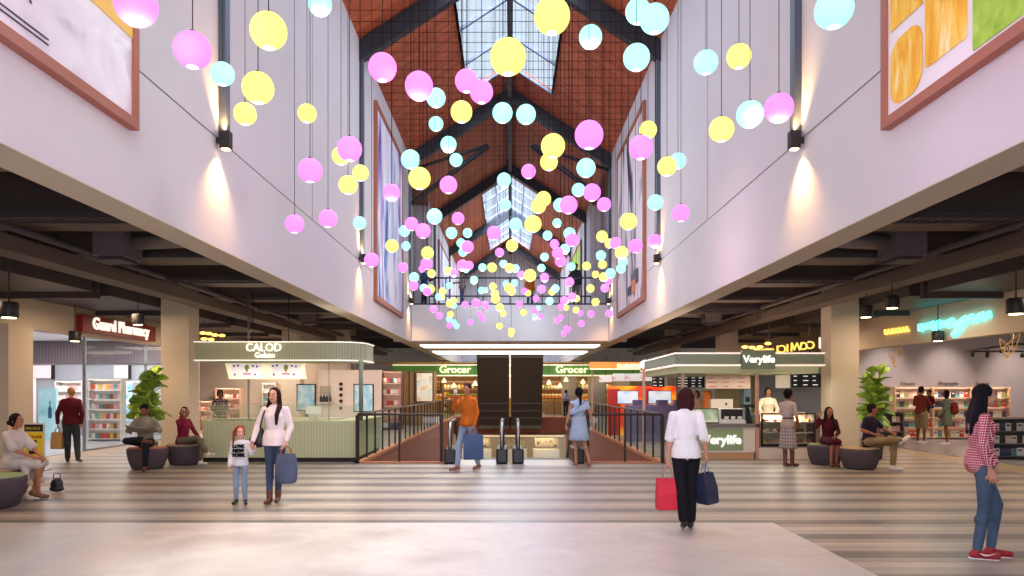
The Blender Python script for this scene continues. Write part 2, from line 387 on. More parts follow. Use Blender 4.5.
# ---- footbridge
pl = mat('bridge_plaster', '#cbc5c9', .85, spec=.2)
t = empty('footbridge', (0, 29.2, ZC), 'pale plastered footbridge crossing the atrium at first-floor level', 'footbridge')
m = MB(); m.box(-XW+.01, XW-.01, 29.2, 40.0, ZC+.04, 5.1); m.build('deck', pl, t)
strip_m = mat('led_strip', '#ffffff', .5, em='#fff0d8', es=4.5)
for y, w, x in ((30.2, .16, 3.95), (34.0, .5, 3.9), (38.7, .5, 3.9)):
    pass
m = MB(); m.box(-3.95, 3.95, 31.6, 33.4, ZC+.0, ZC+.04); m.build('light_strip', strip_m, t)
m = MB(); m.box(-3.95, 3.95, 36.8, 39.2, ZC+.0, ZC+.04); m.build('light_strip', strip_m, t)
def railing(y, label, x0=-3.95, x1=3.95, z=5.1, step=1.22, group='railings of the footbridge'):
    t = empty('bridge_railing', (0, y, z), label, 'railing', group)
    m = MB(); m.box(x0, x1, y-.03, y+.03, z+1.08, z+1.14); m.build('top_rail', steel, t)
    m = MB(); m.box(x0, x1, y-.02, y+.02, z+.02, z+.08); m.build('bottom_rail', steel, t)
    k = int((x1-x0)/step); 
    for i in range(k+1):
        x = x0 + .03 + (x1-x0-.06)*i/k; m = MB(); m.box(x-.025, x+.025, y-.025, y+.025, z, z+1.09); m.build('baluster', steel, t)
railing(29.3, 'near black metal railing along the front edge of the footbridge'); railing(35.0, 'far black metal railing behind the people on the footbridge')
# ---- void edges and lower level
red = speckle(mat('void_fascia_timber', '#8a4a34', .6), 3, .12, stretch=(1, 1, 12))
nose = mat('void_nosing', '#c07a4e', .5)
t = empty('void_lining', (0, YF, -.5), 'red brown boarded lining around the edge of the escalator void', 'void lining')
m = MB()
for s in (-1, 1): m.box(s*VX, s*(VX-.03), YF, YB, -3.6, -.04)
m.box(-VX, VX, YB-.03, YB, -1.0, -.04); m.build('boarding', red, t)
m = MB()
for s in (-1, 1): m.box(s*(VX-.06), s*(VX+.06), YF-.1, YB, -.05, .03)
m.box(-VX-.06, -1.45, YF-.1, YF+.02, -.05, .03); m.box(1.62, VX+.06, YF-.1, YF+.02, -.05, .03); m.box(-VX, VX, YB-.06, YB+.06, -.05, .03)
m.build('nosing', nose, t)
# ================================================================ AISLES
dark = mat('dark_ceiling_paint', '#3a3335', .8, spec=.2); duct_m = speckle(mat('duct_metal', '#64544d', .6, .2), 2, .08)
duct_d = mat('duct_dark', '#453d40', .6, .1); pale_beam = mat('beam_paint', '#65564d', .7)
outer_m = mat('duct_umber', '#4b4142', .6, .1)
cream = speckle(mat('cream_plaster', '#d3c5b2', .85, spec=.2), 1.2, .03)
for s, nm in ((-1, 'ceiling_left'), (1, 'ceiling_right')):
    m = MB(); a, b_ = sorted((s*(XW+.43), s*30)); m.box(a, b_, -4, 61, 4.9, 5.05); struct(m.build(nm, dark))
m = MB(); m.box(-30, -4.43, -4.2, -4, 0, 5); m.box(4.43, 30, -4.2, -4, 0, 5); struct(m.build('wall_front', cream))  # unseen end walls, added to keep daylight out of the aisles
# bulkheads over the shopfronts
m = MB(); m.box(-11.6, -11.3, -4, 26.2, 3.08, 4.9); struct(m.build('trim_1', cream))
m = MB(); m.box(10.9, 11.2, -4, 24.5, 2.9, 4.9); struct(m.build('trim_2', cream))
NR = ['', 'second ', 'third ', 'fourth ', 'fifth ', 'sixth ', 'seventh ', 'eighth ', 'ninth ', 'tenth ', 'eleventh ', 'twelfth ']
for s, sd in ((-1, 'left'), (1, 'right')):
    def bx_(m, x0, x1, *r): a, b_ = sorted((s*x0, s*x1)); m.box(a, b_, *r)
    m = MB(); bx_(m, 7.5, 7.95, -3.9, 44, 3.74, 3.98)
    tag(at_origin(m.build('ceiling_beam', pale_beam)), 'long pale boxed beam running the length of the %s aisle ceiling' % sd, 'ceiling beam', 'boxed beams under the aisle ceilings')
    m = MB(); m.tube([(s*7.2, -3.9, 4.0), (s*7.2, 44, 4.0)], .06, 8)
    tag(at_origin(m.build('ceiling_pipe', duct_d)), 'thin dark pipe running beside the boxed beam over the %s aisle' % sd, 'pipe', 'thin pipes under the aisle ceilings')
    for k in range(8):
        y = 7.0 + k*3.05
        m = MB(); bx_(m, 4.6 if k < 7 else 4.95, 8.2, y, y+1.15, 4.12, 4.899)
        m.mi = 1; bx_(m, 4.75, 7.1, y-.22, y-.06, 4.02, 4.1)
        tag(at_origin(m.build('air_duct', [duct_m, duct_d])), 'flat grey air duct crossing above the %s aisle, %snearest to the camera' % (sd, NR[k]), 'air duct', 'ducts across the aisle ceilings')
    for k in range(7):
        y = 5.2 + k*3.7
        m = MB(); bx_(m, 9.05, 11.2 if s < 0 else 10.8, y, y+3.0, 3.78, 4.899); m.mi = 1; bx_(m, 9.05, 11.2 if s < 0 else 10.8, y+3.15, y+3.3, 3.66, 4.899)
        tag(at_origin(m.build('outer_duct', [outer_m, duct_d])), 'broad dark duct above the %s shopfront, %snearest to the camera' % (sd, NR[k]), 'air duct', 'broad ducts above the shopfronts')
    for k in range(5):
        y = 9.55 + k*5.5
        m = MB(); x = 4.75
        bx_(m, 4.7, 7.3, y-.02, y, 3.93, 4.02); bx_(m, 4.7, 7.3, y+.3, y+.32, 3.93, 4.02)
        while x < 7.25: bx_(m, x, x+.045, y, y+.3, 3.95, 3.965); x += .1
        tag(at_origin(m.build('cable_tray', duct_d)), 'perforated dark cable tray across the %s aisle ceiling, %snearest to the camera' % (sd, NR[k]), 'cable tray', 'cable trays under the aisle ceilings')
        m = MB(); m.tube([(s*5.6, y+.15, 4.02), (s*5.6, y+.15, 4.9)], .01, 5)
    for k, y in enumerate((11.9, 23.5)):
        t = empty('ceiling_unit', (s*6.7, y, 3.85), 'boxy grey ventilation unit with a round pipe hung over the %s aisle, %s' % (sd, ('nearer one', 'farther one')[k]), 'ventilation unit', 'ventilation units of the aisles')
        m = MB(); bx_(m, 6.38, 6.9, y, y+.6, 3.88, 4.3); m.build('casing', speckle(mat('unit_metal', '#756a70', .5, .2), 3, .05), t)
        m = MB(); bx_(m, 6.45, 6.85, y+.05, y+.55, 3.82, 3.88); m.build('grille', duct_d, t)
        m = MB(); m.tube([(s*5.3, y+.1, 4.2), (s*5.3, y+.8, 4.2)], .2, 14); m.tube([(s*6.4, y+.3, 4.15), (s*5.3, y+.3, 4.2)], .13, 12); m.build('pipe', mat('unit_pipe', '#857b78', .45, .3), t)
    for k, y in enumerate((18.5, 28.3, 37.8)):
        m = MB(); bx_(m, 8.25, 8.97, y, y+.6, 0, 4.9)
        tag(at_origin(m.build('column', cream)), 'square cream column in the %s aisle, %s' % (sd, ('nearest, beside the round seats', 'second, behind the kiosk canopy', 'farthest down the aisle')[k]), 'column', 'columns of the aisles')
m = MB(); m.box(-11.6, -10.73, 15.4, 16.2, 0, 3.08)
tag(at_origin(m.build('pier', cream)), 'wide cream shopfront pier at the far left, behind the seated woman', 'pier')
# far ends of the aisles
m = MB(); m.box(-30, -6.9, 31.0, 31.2, 0, 4.9); m.box(9.0, 30, 31, 31.2, 0, 4.9); m.box(-30, -4.43, 56, 56.2, 0, 4.9); m.box(4.43, 30, 56, 56.2, 0, 4.9)
struct(m.build('wall_far', cream))
m = MB(); m.box(-20.2, -20, -4, 31, 0, 4.9); struct(m.build('wall_pharmacy_side', cream))
m = MB(); m.box(20, 20.2, -4, 31, 0, 4.9); struct(m.build('wall_bookshop_side', cream))
# hanging lamps: dark cans on rods
can = mat('lamp_can', '#221e20', .5); lens = noem(mat('lamp_lens', '#ffffff', .5, em='#ffe0b0', es=6))
cans = [(-501, 11.6, 2.94, 'at the far left edge, above the cream pier'), (-435, 17.8, 2.98, 'below the red pharmacy sign'), (428, 18, 3.0, 'in front of the teal neon sign'),
        (506, 11.6, 3.0, 'at the far right edge, beneath the ducts'), (356, 15.6, 3.35, 'just right of the near right column'), (382, 14.3, 3.4, 'between the right column and the teal neon sign'), (-372, 17.4, 3.35, 'just left of the near left column')]
for px, y, z, where in cans:
    x = px/F*y
    t = empty('pendant_lamp', (x, y, z-.13), 'black can-shaped pendant lamp ' + where, 'pendant lamp', 'black can lamps of the aisles')
    m = MB(); m.lathe([(0, -.12), (.13, -.12), (.14, -.1), (.14, .11), (.12, .13), (0, .13)], (x, y, z), 20); m.build('shade', can, t)
    m = MB(); m.lathe([(0, -.135), (.1, -.135), (.1, -.121), (0, -.121)], (x, y, z), 16); m.build('lens', lens, t)
    m = MB(); m.tube([(x, y, z+.13), (x, y, 4.9)], .012, 6); m.build('rod', can, t)
    lamp('SPOT', (x, y, z-.16), 60, '#ffcf90', .1, (0, 0, 0), 120, .8, name='pendant_spot')
# general warm lighting of the aisles: added fill lamps without fittings
for s in (-1, 1):
    for y in (6, 11.5, 17, 23, 29):
        lamp('AREA', (s*9.4, y, 3.6), 58, '#ffdab2', .9, (0, 0, 0), name='aisle_fill')
    for y in (9, 15, 21, 27):
        lamp('AREA', (s*5.8, y, 3.85), 30, '#ffdab4', .6, (0, 0, 0), name='aisle_fill')
        lamp('POINT', (s*9.6, y, 3.3), 3, '#ffbf80', .3, name='ceiling_fill')
# ---------------------------------------------------------------- pharmacy (left)
grey_fl = mat('shop_vinyl', '#a5a9ae', .3); white = mat('white_laminate', '#e4e2e2', .5); ltgrey = mat('pale_grey_laminate', '#c6c6c9', .6)
white_em = mat('ceiling_panel_white', '#ffffff', .6)
m = MB(); m.box(-20, -11.45, 12, 26, .0, .012); struct(m.build('floor_pharmacy', grey_fl))
m = MB(); m.box(-20, -11.6, 10, 26.2, 3.42, 3.5); struct(m.build('ceiling_pharmacy', white_em))
reed = flute_shade(mat('reeded_walnut', '#86777a', .6), 'x', .11, .7)
m = MB(); m.mi = 0; m.box(-20, -11.3, 26, 26.2, 0, 3.42); m.mi = 1; m.box(-17.35, -11.35, 25.9, 26, 2.6, 3.41); 
struct(m.build('wall_pharmacy_back', [ltgrey, reed]))
m = MB(); m.box(-20, -11.6, 10, 10.2, 0, 3.42); struct(m.build('wall_pharmacy_front', ltgrey))
for (x, y) in ((-15.8, 17), (-13.3, 20), (-15.8, 23.5), (-12.8, 24.3)): lamp('AREA', (x, y, 3.38), 85, '#f4f2ff', 1.2, name='pharmacy_lamp')
pane = mat('shop_glass', '#ffffff', .02); n, l, b = nodes(pane); n.remove(b); tb = n.new('ShaderNodeBsdfTransparent'); tb.inputs[0].default_value = (.93, .96, .95, 1)
gb = n.new('ShaderNodeBsdfGlossy'); gb.inputs['Roughness'].default_value = .03; ms = n.new('ShaderNodeMixShader'); ms.inputs[0].default_value = .025
l.new(tb.outputs[0], ms.inputs[1]); l.new(gb.outputs[0], ms.inputs[2]); l.new(ms.outputs[0], n['Material Output'].inputs[0])
alu = mat('aluminium', '#a6a8ab', .35, .7)
m = MB(); m.box(-11.47, -11.44, 19.4, 26, .05, 3.08); o = m.build('window_3', pane); struct(o)
f = MB(); f.box(-11.49, -11.42, 19.35, 19.4, 0, 3.08); f.box(-11.49, -11.42, 22.6, 22.65, 0, 3.08); f.box(-11.49, -11.42, 19.4, 26, 0, .05); f.build('frame', alu, o)
# red sign
t = empty('shop_sign', (-11.3, 18.8, 3.18), 'long red illuminated sign with white lettering above the pharmacy shopfront', 'sign')
m = MB(); m.box(-11.3, -11.12, 18.75, 22.6, 3.17, 3.62); m.build('panel', mat('red_sign', '#8f1c1c', .4), t)
wl = noem(mat('white_letters', '#ffffff', .5, em='#fff6e6', es=.9))
text('Guard Pharmacy', .45, wl, (-11.1, 20.65, 3.42), ONLEFT, t, ext=.02, bold=.008, sx=.98)
text('SHOP IN', .2, mat('faint_letters', '#a0857e', .6), (PX(101, 25.8), 25.89, PZ(355.5, 25.8)), FRONT, bpy.data.objects['wall_pharmacy_back'], ext=.01)
PROD = [mat('pack_' + nme, c, .5) for nme, c in (('red', '#c4423a'), ('cream', '#eadfce'), ('pink', '#e2a3a5'), ('teal', '#5ba3a5'), ('yellow', '#e0b94e'), ('navy', '#41506f'), ('brown', '#8c5a3d'), ('green', '#7fa05c'), ('white', '#f0eeec'), ('black', '#37343a'))]
PROTO = {}
def product(kind, col):
    """a prototype item, copied from here on (shared mesh)"""
    k = (kind, col)
    if k not in PROTO:
        m = MB(); mm = PROD[col]
        if kind == 'bottle': m.lathe([(0, 0), (.032, 0), (.036, .01), (.036, .12), (.02, .15), (.012, .155), (.012, .18), (.016, .182), (.016, .2), (0, .2)], seg=10)
        elif kind == 'packet': m.prism([(-.045, 0), (.045, 0), (.05, .02), (.045, .13), (.05, .15), (-.05, .15), (-.045, .13), (-.05, .02)], 'y', -.02, .02)
        elif kind == 'box': m.box(-.05, .05, -.035, .035, 0, .14); m.box(-.044, .044, -.036, -.035, .03, .1)
        elif kind == 'book':
            m.box(-.068, .068, -.012, -.008, 0, .2); m.box(-.068, .068, .008, .012, 0, .2); m.box(-.068, -.062, -.008, .008, 0, .2); m.mi = 1; m.box(-.06, .063, -.008, .008, .004, .196)
            m.mi = 2; m.box(-.045, .045, -.0135, -.012, .12, .16)
        elif kind == 'jar': m.lathe([(0, 0), (.04, 0), (.045, .01), (.045, .08), (.035, .09), (.037, .115), (0, .115)], seg=10)
        me = m.build(kind, [mm, PROD[8], PROD[(col*3+1) % 10]])
        PROTO[k] = me.data; bpy.data.objects.remove(me)
    return PROTO[k]
def item(kind, col, loc, label, group, cat=None, sc=1.0, rz=0, name=None):
    o = bpy.data.objects.new(name or kind, product(kind, col)); COL.objects.link(o); o.location = loc; o.scale = (sc, sc, sc); o.rotation_euler = (0, 0, rz)
    return tag(o, label, cat or kind, group)
CN = ['red', 'cream', 'pink', 'teal', 'yellow', 'navy', 'brown', 'green', 'white', 'black']
glow = noem(mat('shelf_glow', '#ffffff', .5, em='#ffe9d2', es=1.3))
def shelf_unit(name, label, x0, x1, y, z0, z1, rows, m_frame, kind, n_per, where, depth=.34, lit=True, scale=1.0, back=None, colset=None, bays=1, warm='#ffe2c4', le=6, fill=1.0, cat='shelving unit'):
    t = empty(name, ((x0+x1)/2, y, 0), label, cat)
    z0 = max(z0, .0); tk = .035
    m = MB(); m.box(x0, x1, y+depth-.03, y+depth, z0, z1); m.build('back_panel', back or m_frame, t)
    for i in range(bays+1):
        x = x0 + (x1-x0)*i/bays; m = MB(); m.box(x-tk/2, x+tk/2, y, y+depth-.03, z0, z1); m.build('side_panel', m_frame, t)
    h = (z1-z0-.1)/rows
    for r in range(rows+1):
        z = z0+.06+h*r; m = MB(); m.box(x0+tk/2, x1-tk/2, y+.005, y+depth-.035, z, z+.025); m.build('shelf', m_frame, t)
        if lit and r > 0: m = MB(); m.box(x0+tk, x1-tk, y+.24, y+.27, z-.012, z-.001); m.build('light_strip', glow, t)
    rnm = {1: ['only'], 2: ['lower', 'upper'], 3: ['bottom', 'middle', 'top'], 4: ['bottom', 'second lowest', 'second highest', 'top'], 5: ['bottom', 'second lowest', 'middle', 'second highest', 'top'], 6: ['bottom', 'second lowest', 'third lowest', 'third highest', 'second highest', 'top']}[rows]
    kh = {'bottle': .2, 'packet': .15, 'box': .14, 'book': .2, 'jar': .115}[kind]
    kw = {'bottle': .074, 'packet': .1, 'box': .1, 'book': .136, 'jar': .09}[kind]; sc = min(scale, (h-.05)/kh, ((x1-x0)/bays-2*tk-.04)/n_per*.97/kw)
    for r in range(rows):
        z = z0+.06+h*r+.0255
        bw_ = (x1-x0)/bays
        for bi in range(bays):
            nn = n_per
            for i in range(nn):
                if random.random() > fill: continue
                x = x0 + bw_*bi + tk + .02 + (bw_-2*tk-.04)*(i+.5)/nn
                c = random.choice(colset or range(10))
                item(kind, c, (x, y+.12, z), '%s %s, %sfrom left, %s shelf %s' % (CN[c], kind, ORD[bi*nn+i] or 'first ', rnm[r], where), '%ss %s' % (kind, where), sc=sc*random.uniform(.9, 1))
    if lit: lamp('AREA', ((x0+x1)/2, y-.15, z1+.15), le, warm, x1-x0, (math.radians(-25), 0, 0), sy=.1, name='shelf_lamp')
    return t
shelf_unit('gondola_shelf', 'white free-standing pharmacy shelf with red and cream packets, right of the walking man', PX(88, 23.2), PX(120.5, 23.2), 23.2, 0, PZ(379, 23.2), 6, white, 'packet', 8, 'of the front pharmacy gondola', scale=1.6, colset=[0,1,1,2,4,6,3], lit=True, le=10)
shelf_unit('wall_shelf', 'lit recessed pharmacy shelf behind the walking man', PX(57, 25.6), PX(83, 25.6), 25.5, .55, PZ(381, 25.6), 4, white, 'box', 6, 'of the recessed pharmacy shelf', scale=1.4, colset=[1,8,2,1], le=10)
shelf_unit('wall_shelf', 'narrow white pharmacy shelf between the pier and the teal poster', PX(21, 24.5), PX(31.5, 24.5), 24.4, 0, PZ(378, 24.5), 6, white, 'bottle', 4, 'of the narrow pharmacy shelf', scale=1.2, colset=[3,5,8,9], le=5)
shelf_unit('wall_shelf', 'lit pharmacy shelf partly hidden behind the left fig plant', PX(121.5, 25.6), PX(141, 25.6), 25.5, .75, PZ(381, 25.6), 3, white, 'packet', 5, 'of the pharmacy shelf behind the fig plant', scale=1.5, colset=[1,2,8,4], le=6)
def image_mat(name, cols, sc=3, em=0, stretch=(1,1,1)):
    m = mat(name, '#ffffff', .4); n, l, b = nodes(m); tc = n.new('ShaderNodeTexCoord'); mp = n.new('ShaderNodeMapping'); mp.inputs['Scale'].default_value = stretch
    nz = n.new('ShaderNodeTexNoise'); nz.inputs['Scale'].default_value = sc; nz.inputs['Detail'].default_value = 2; l.new(tc.outputs['Object'], mp.inputs[0]); l.new(mp.outputs[0], nz.inputs['Vector'])
    r = ramp(n, cols); l.new(nz.outputs[0], r.inputs[0]); l.new(r.outputs[0], b.inputs['Base Color'])
    if em: l.new(r.outputs[0], b.inputs['Emission Color']); b.inputs['Emission Strength'].default_value = em; noem(m)
    return m
teal_ad = image_mat('teal_poster_print', [(.3, '#7fb9bd'), (.5, '#a7d5d8'), (.7, '#cbe7e8')], 1.5, .25)
t = empty('poster_stand', (PX(47, 23), 23, 0), 'tall teal lightbox poster picturing a dark bottle, left of the walking man', 'poster stand')
x0, x1 = PX(38.5, 23), PX(56, 23); m = MB(); m.box(x0, x1, 23, 23.12, .06, PZ(388, 23)); m.build('panel', teal_ad, t)
m = MB(); m.box(x0-.03, x1+.03, 22.9, 23.2, 0, .06); m.build('base', white, t)
m = MB(); xc = PX(50, 23); m.lathe([(0, .75), (.055, .75), (.06, .8), (.06, 1.05), (.02, 1.15), (.02, 1.3), (0, 1.3)], (xc, 22.99, 0), 12); m.b.transform(Matrix.Translation((xc, 22.995, 0)) @ Matrix.Diagonal((1, .08, 1, 1)) @ Matrix.Translation((-xc, -22.99, 0))); m.build('bottle_picture', mat('bottle_print', '#2f5f78', .4), t)
pinkbox = noem(mat('pink_lightbox', '#f0d8d4', .5, em='#ffe3e2', es=.55))
for k, (a, b_) in enumerate(((32, 51), (113.5, 128))):
    t = empty('wall_lightbox', (PX((a+b_)/2, 25.8), 25.8, PZ(378, 25.8)), 'pale pink glowing panel on the pharmacy back wall, %s' % ('above the teal poster' if k == 0 else 'beside the left fig plant'), 'lightbox', 'pink lightboxes of the pharmacy')
    m = MB(); m.box(PX(a, 25.8), PX(b_, 25.8), 25.82, 25.98, PZ(378, 25.8), PZ(365.5, 25.8)); m.build('panel', pinkbox, t)
    m = MB(); m.box(PX(b_, 25.8), PX(b_+.8, 25.8), 25.8, 25.98, PZ(379, 25.8), PZ(365, 25.8)); m.build('frame', can, t)
t = empty('drinks_fridge', (PX(130, 24.8), 24.8, 0), 'narrow blue-lit display cabinet beside the left fig plant', 'fridge')
m = MB(); m.box(PX(125, 24.8), PX(133, 24.8), 24.8, 25.4, 0, PZ(382, 24.8)); m.build('cabinet', white, t)
m = MB(); m.box(PX(125.6, 24.8), PX(132.2, 24.8), 24.77, 24.8, .6, PZ(384, 24.8)); m.build('door', image_mat('fridge_screen', [(.35, '#3c6f9e'), (.5, '#8ec1e4'), (.65, '#e6f3ff')], 3, 1), t)
# teal screen at the far left of the wood band
m = MB(); m.box(PX(21, 25.8), PX(24.5, 25.8), 25.7, 25.9, PZ(364, 25.8), PZ(342, 25.8)); tag(at_origin(m.build('wall_screen', mat('teal_screen', '#7fc0b8', .4, em='#8fd0c4', es=.8))), 'narrow teal screen at the left end of the walnut band', 'screen')
# yellow sandwich board
t = empty('sale_sign', (PX(33.5, 14.6), 14.6, 0), 'yellow stand-up sale sign with a black header behind the seated woman in white', 'sign')
D = 14.6; x0, x1 = PX(23.5, D), PX(43, D); m = MB(); m.box(x0-.02, x1+.02, D, D+.03, PZ(459, D), PZ(423, D)); m.build('panel', white, t)
m = MB(); m.box(x0+.02, x1-.0, D-.006, D, PZ(458, D), PZ(432, D)); m.build('yellow_print', mat('yellow_print', '#f2dd2a', .5), t)
m = MB(); m.box(x0+.02, x1-.0, D-.007, D, PZ(431.5, D), PZ(424.5, D)); m.build('black_print', mat('black_print', '#17161a', .5), t)
text('SPECIALS', .075, mat('yellow_print'), (PX(33, D), D-.012, PZ(428.5, D)), FRONT, t, ext=.002)
text('TOKKAISE', .085, mat('red_print', '#c53a25', .5), (PX(33, D), D-.01, PZ(437, D)), FRONT, t, ext=.002, bold=.002)
m = MB(); m.box(PX(29, D), PX(37, D), D-.008, D-.004, PZ(454, D), PZ(440, D)); m.build('picture', mat('black_print'), t)
m = MB(); m.box(x0, x1, D, D+.3, 0, .02); m.box(x0+.1, x1-.1, D+.01, D+.03, .02, PZ(458, D)); m.build('foot', alu, t)
# ---------------------------------------------------------------- bookshop (right)
lilac = speckle(mat('lilac_plaster', '#bdb3b6', .85, spec=.2), .7, .03)
m = MB(); m.box(11.05, 20, 10, 24.3, 0, .012); struct(m.build('floor_bookshop', mat('bookshop_floor', '#8f8c8f', .25)))
m = MB(); m.box(10.9, 20, 24.3, 24.5, 0, 4.9); struct(m.build('wall_bookshop_back', lilac))
for x in (12.6, 14.6, 16.9): lamp('SPOT', (x, 22.6, 4.4), 330, '#ffeede', .08, (math.radians(28), 0, 0), 55, .9, name='wall_washer')
lamp('AREA', (14.5, 18, 4.5), 200, '#ffe9d6', 2.5, name='bookshop_lamp')
birch = mat('birch_ply', '#d3b18e', .5); dgrey = mat('charcoal_laminate', '#6d6867', .5)
shelf_unit('bookcase', 'long pale birch bookcase of three bays lit from within, on the bookshop back wall', PX(895, 24), PX(1009, 24), 23.95, 0, PZ(387, 24), 5, birch, 'book', 8, 'of the long lit bookcase', scale=1.25, bays=3, colset=[0,1,8,8,1,2,3,5,7,9], le=42, warm='#ffd8c8', back=mat('peach_back', '#e8bfa6', .6), cat='bookcase')
for k, (px, s_) in enumerate(((909, 'History'), (950, 'Biography'), (984, 'Fiction'))):
    text(s_, .17, mat('lettering_grey', '#7d7479', .6), (PX(px, 24.2), 24.28, PZ(383.5, 24.2)), FRONT, bpy.data.objects['wall_bookshop_back'], name='lettering', ext=.008)
shelf_unit('low_bookcase', 'low charcoal bookcase facing the aisle behind the woman in the plaid shirt', PX(989, 17), PX(1040, 17), 17, 0, PZ(418, 17), 3, dgrey, 'book', 8, 'of the low bookcase behind the plaid shirt', scale=1.1, lit=False, colset=[8,8,1,3,2,5,9], cat='bookcase', fill=.9)
shelf_unit('low_bookcase', 'low charcoal bookcase beside the right fig plant', PX(880, 22), PX(904, 22), 22, 0, PZ(412, 22), 3, dgrey, 'book', 5, 'of the low bookcase by the fig plant', scale=1.1, lit=False, colset=[8,1,3,2,5,9], cat='bookcase', fill=.9)
# neon signs on the right bulkhead
def neon(name, label, strokes, m_, r, x=10.86):
    t = empty(name, (x, strokes[0][0][0], strokes[0][0][1]), label, 'neon sign')
    for st in strokes:
        m = MB(); m.tube([(x, y, z) for y, z in st], r, 8); m.build('tube', m_, t)
    return t
def bp_(px, py, x=10.86):
    D = x*F/(px-CX); return (D, PZ(py, D))
tealn = mat('teal_neon', '#7ff5ee', .4, em='#58e8e2', es=3.4)
neon('neon_sign', 'large teal neon script sign on the cream band above the bookshop', [
    [bp_(921, 324), bp_(921, 331)], [bp_(921, 327.5), bp_(932, 325)], [bp_(932, 323), bp_(935, 329), bp_(940, 322)], [bp_(940, 325), bp_(948, 323), bp_(950, 326)],
    [bp_(951, 320.5), bp_(957, 326), bp_(966, 318)], [bp_(964, 322), bp_(960, 329), bp_(954, 335)], [bp_(966, 322), bp_(972, 317), bp_(975, 321)], [bp_(976, 320), bp_(982, 315), bp_(984, 319)], [bp_(984, 317), bp_(990, 314)]], tealn, .08)
neon('neon_sign', 'small amber neon sign left of the teal one', [[bp_(885+i*3.6, 329.6-i*.5), bp_(885+i*3.6, 333.8-i*.5), bp_(887+i*3.6, 333.4-i*.5)] for i in range(7)], mat('amber_neon', '#ffdc80', .4, em='#ffc850', es=2.6), .03)
# track light frame and gold wire stars
t = empty('track_light', (PX(995, 20), 19, PZ(362, 20)), 'black rectangular track light frame with small spots inside the bookshop', 'track light')
q = [(PX(977, 20), 20, PZ(352, 20)), (PX(1040, 20), 20, PZ(352, 20)), (PX(1040, 17), 17, PZ(347, 17)), (PX(986, 17), 17, PZ(362, 17))]
zt = 2.75; q = [(12.95, 20.5, zt), (16.5, 20.5, zt), (16.5, 17.2, zt), (12.1, 17.2, zt)]
m = MB(); m.tube(q + [q[0]], .025, 4); m.build('track', can, t)
for k, (x, y) in enumerate(((12.8, 19.9), (12.55, 18.9), (12.3, 18.0), (13.6, 20.5), (13.2, 17.2), (14.6, 20.5))):
    m = MB(); m.tube([(x, y, zt-.03), (x, y, zt-.06)], .015, 6); m.tube([(x, y, zt-.06), (x, y+.03, zt-.17)], .045, 8); m.build('spot', can, t)
m = MB(); m.tube([(14.2, 20.5, zt), (14.2, 20.5, 4.9)], .008, 5); m.tube([(12.6, 17.2, zt), (12.6, 17.2, 4.9)], .008, 5); m.build('hanger', can, t)
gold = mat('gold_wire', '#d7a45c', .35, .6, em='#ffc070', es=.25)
for k, (pts, D, lab) in enumerate((([(996, 339), (1001, 349), (1007, 347), (1017, 333.5), (1015, 350), (1010, 358), (1007, 347), (1012, 348), (1017, 333.5)], 16.4, 'gold wire star ornament hanging by the black track lights'),
                                  ([(886, 352), (891, 360), (896, 356), (899, 347), (904, 357), (897, 367), (891, 360), (895, 362), (899, 347)], 22.5, 'gold wire star ornament on the bookshop wall at left'))):
    P = [Vector((PX(a, D), D + .12*((i*7) % 3-1), PZ(b_, D))) for i, (a, b_) in enumerate(pts)]
    t = empty('star_ornament', P[5], lab, 'ornament'); m = MB()
    for a, b_ in zip(P, P[1:] ): m.tube([a, b_], .012, 5)
    for a, b_ in ((0, 4), (2, 5), (1, 5)): m.tube([P[a], P[b_]], .009, 5)
    m.build('wire', gold, t); m = MB(); m.tube([P[3], (P[3].x, P[3].y, 4.9)], .004, 4); m.build('cord', can, t)
# ---------------------------------------------------------------- potted fig plants
leafm = speckle(mat('fig_leaf', '#8cab42', .3), 5, .35); potm = mat('plant_pot', '#4a4642', .7); bark = mat('bark', '#6a5138', .8)
def leaf_mesh():
    m = MB()
    def fn(u, v):
        w = .125*math.sin(math.pi*min(1, u*.93+.05))**.6*(1+.3*u); y = (v-.5)*2*w
        return (u*.36, y, .05*math.sin(u*math.pi) - .1*u*u + abs(v-.5)*.06 + .012*math.sin(u*14)*abs(v-.5))
    m.grid(fn, 8, 4); m.tube([(0, 0, 0), (-.06, 0, -.02)], .006, 5)
    o = m.build('leaf', leafm, solid=.004); return o
LEAF = leaf_mesh()
for s, px, ztop, lab in ((-1, 148, 2.1, 'tall fiddle-leaf fig behind the man reading a newspaper'), (1, 874, 2.22, 'tall fiddle-leaf fig behind the man in the navy shirt')):
    y = 17.3; x = PX(px, y); t = empty('potted_fig', (x, y, 0), lab, 'plant')
    m = MB(); m.lathe([(0, 0), (.17, 0), (.23, .4), (.21, .4), (.2, .36), (0, .36)], (x, y, 0), 20); m.build('pot', potm, t)
    m = MB(); stems = []
    for k in range(3):
        a = k*2.1; top = Vector((x+.13*math.cos(a), y+.13*math.sin(a), ztop-.18*k-.1)); stems.append(top); m.tube([(x+.03*math.cos(a), y+.03*math.sin(a), .3), (x+.09*math.cos(a), y+.06*math.sin(a), 1.1), top], [.018, .014, .008], 6)
    m.build('stem', bark, t)
    for i in range(66):
        st = stems[i % 3]; f = random.random()**.8; z = .85 + (st.z-.85)*f; a = i*2.4+random.random()
        ox = x + (st.x-x)*f; oy = y + (st.y-y)*f
        o = LEAF.copy(); o.name = 'leaf'; COL.objects.link(o); o.parent = t
        sc = random.uniform(.9, 1.25)*(1.05-.3*f); o.scale = (sc,)*3
        o.location = (ox+.04*math.cos(a)-x, oy+.04*math.sin(a)-y, z)
        o.rotation_euler = (random.uniform(-1.0, 1.0), -random.uniform(.0, 1.1)-.2*f, a)
bpy.data.objects.remove(LEAF)
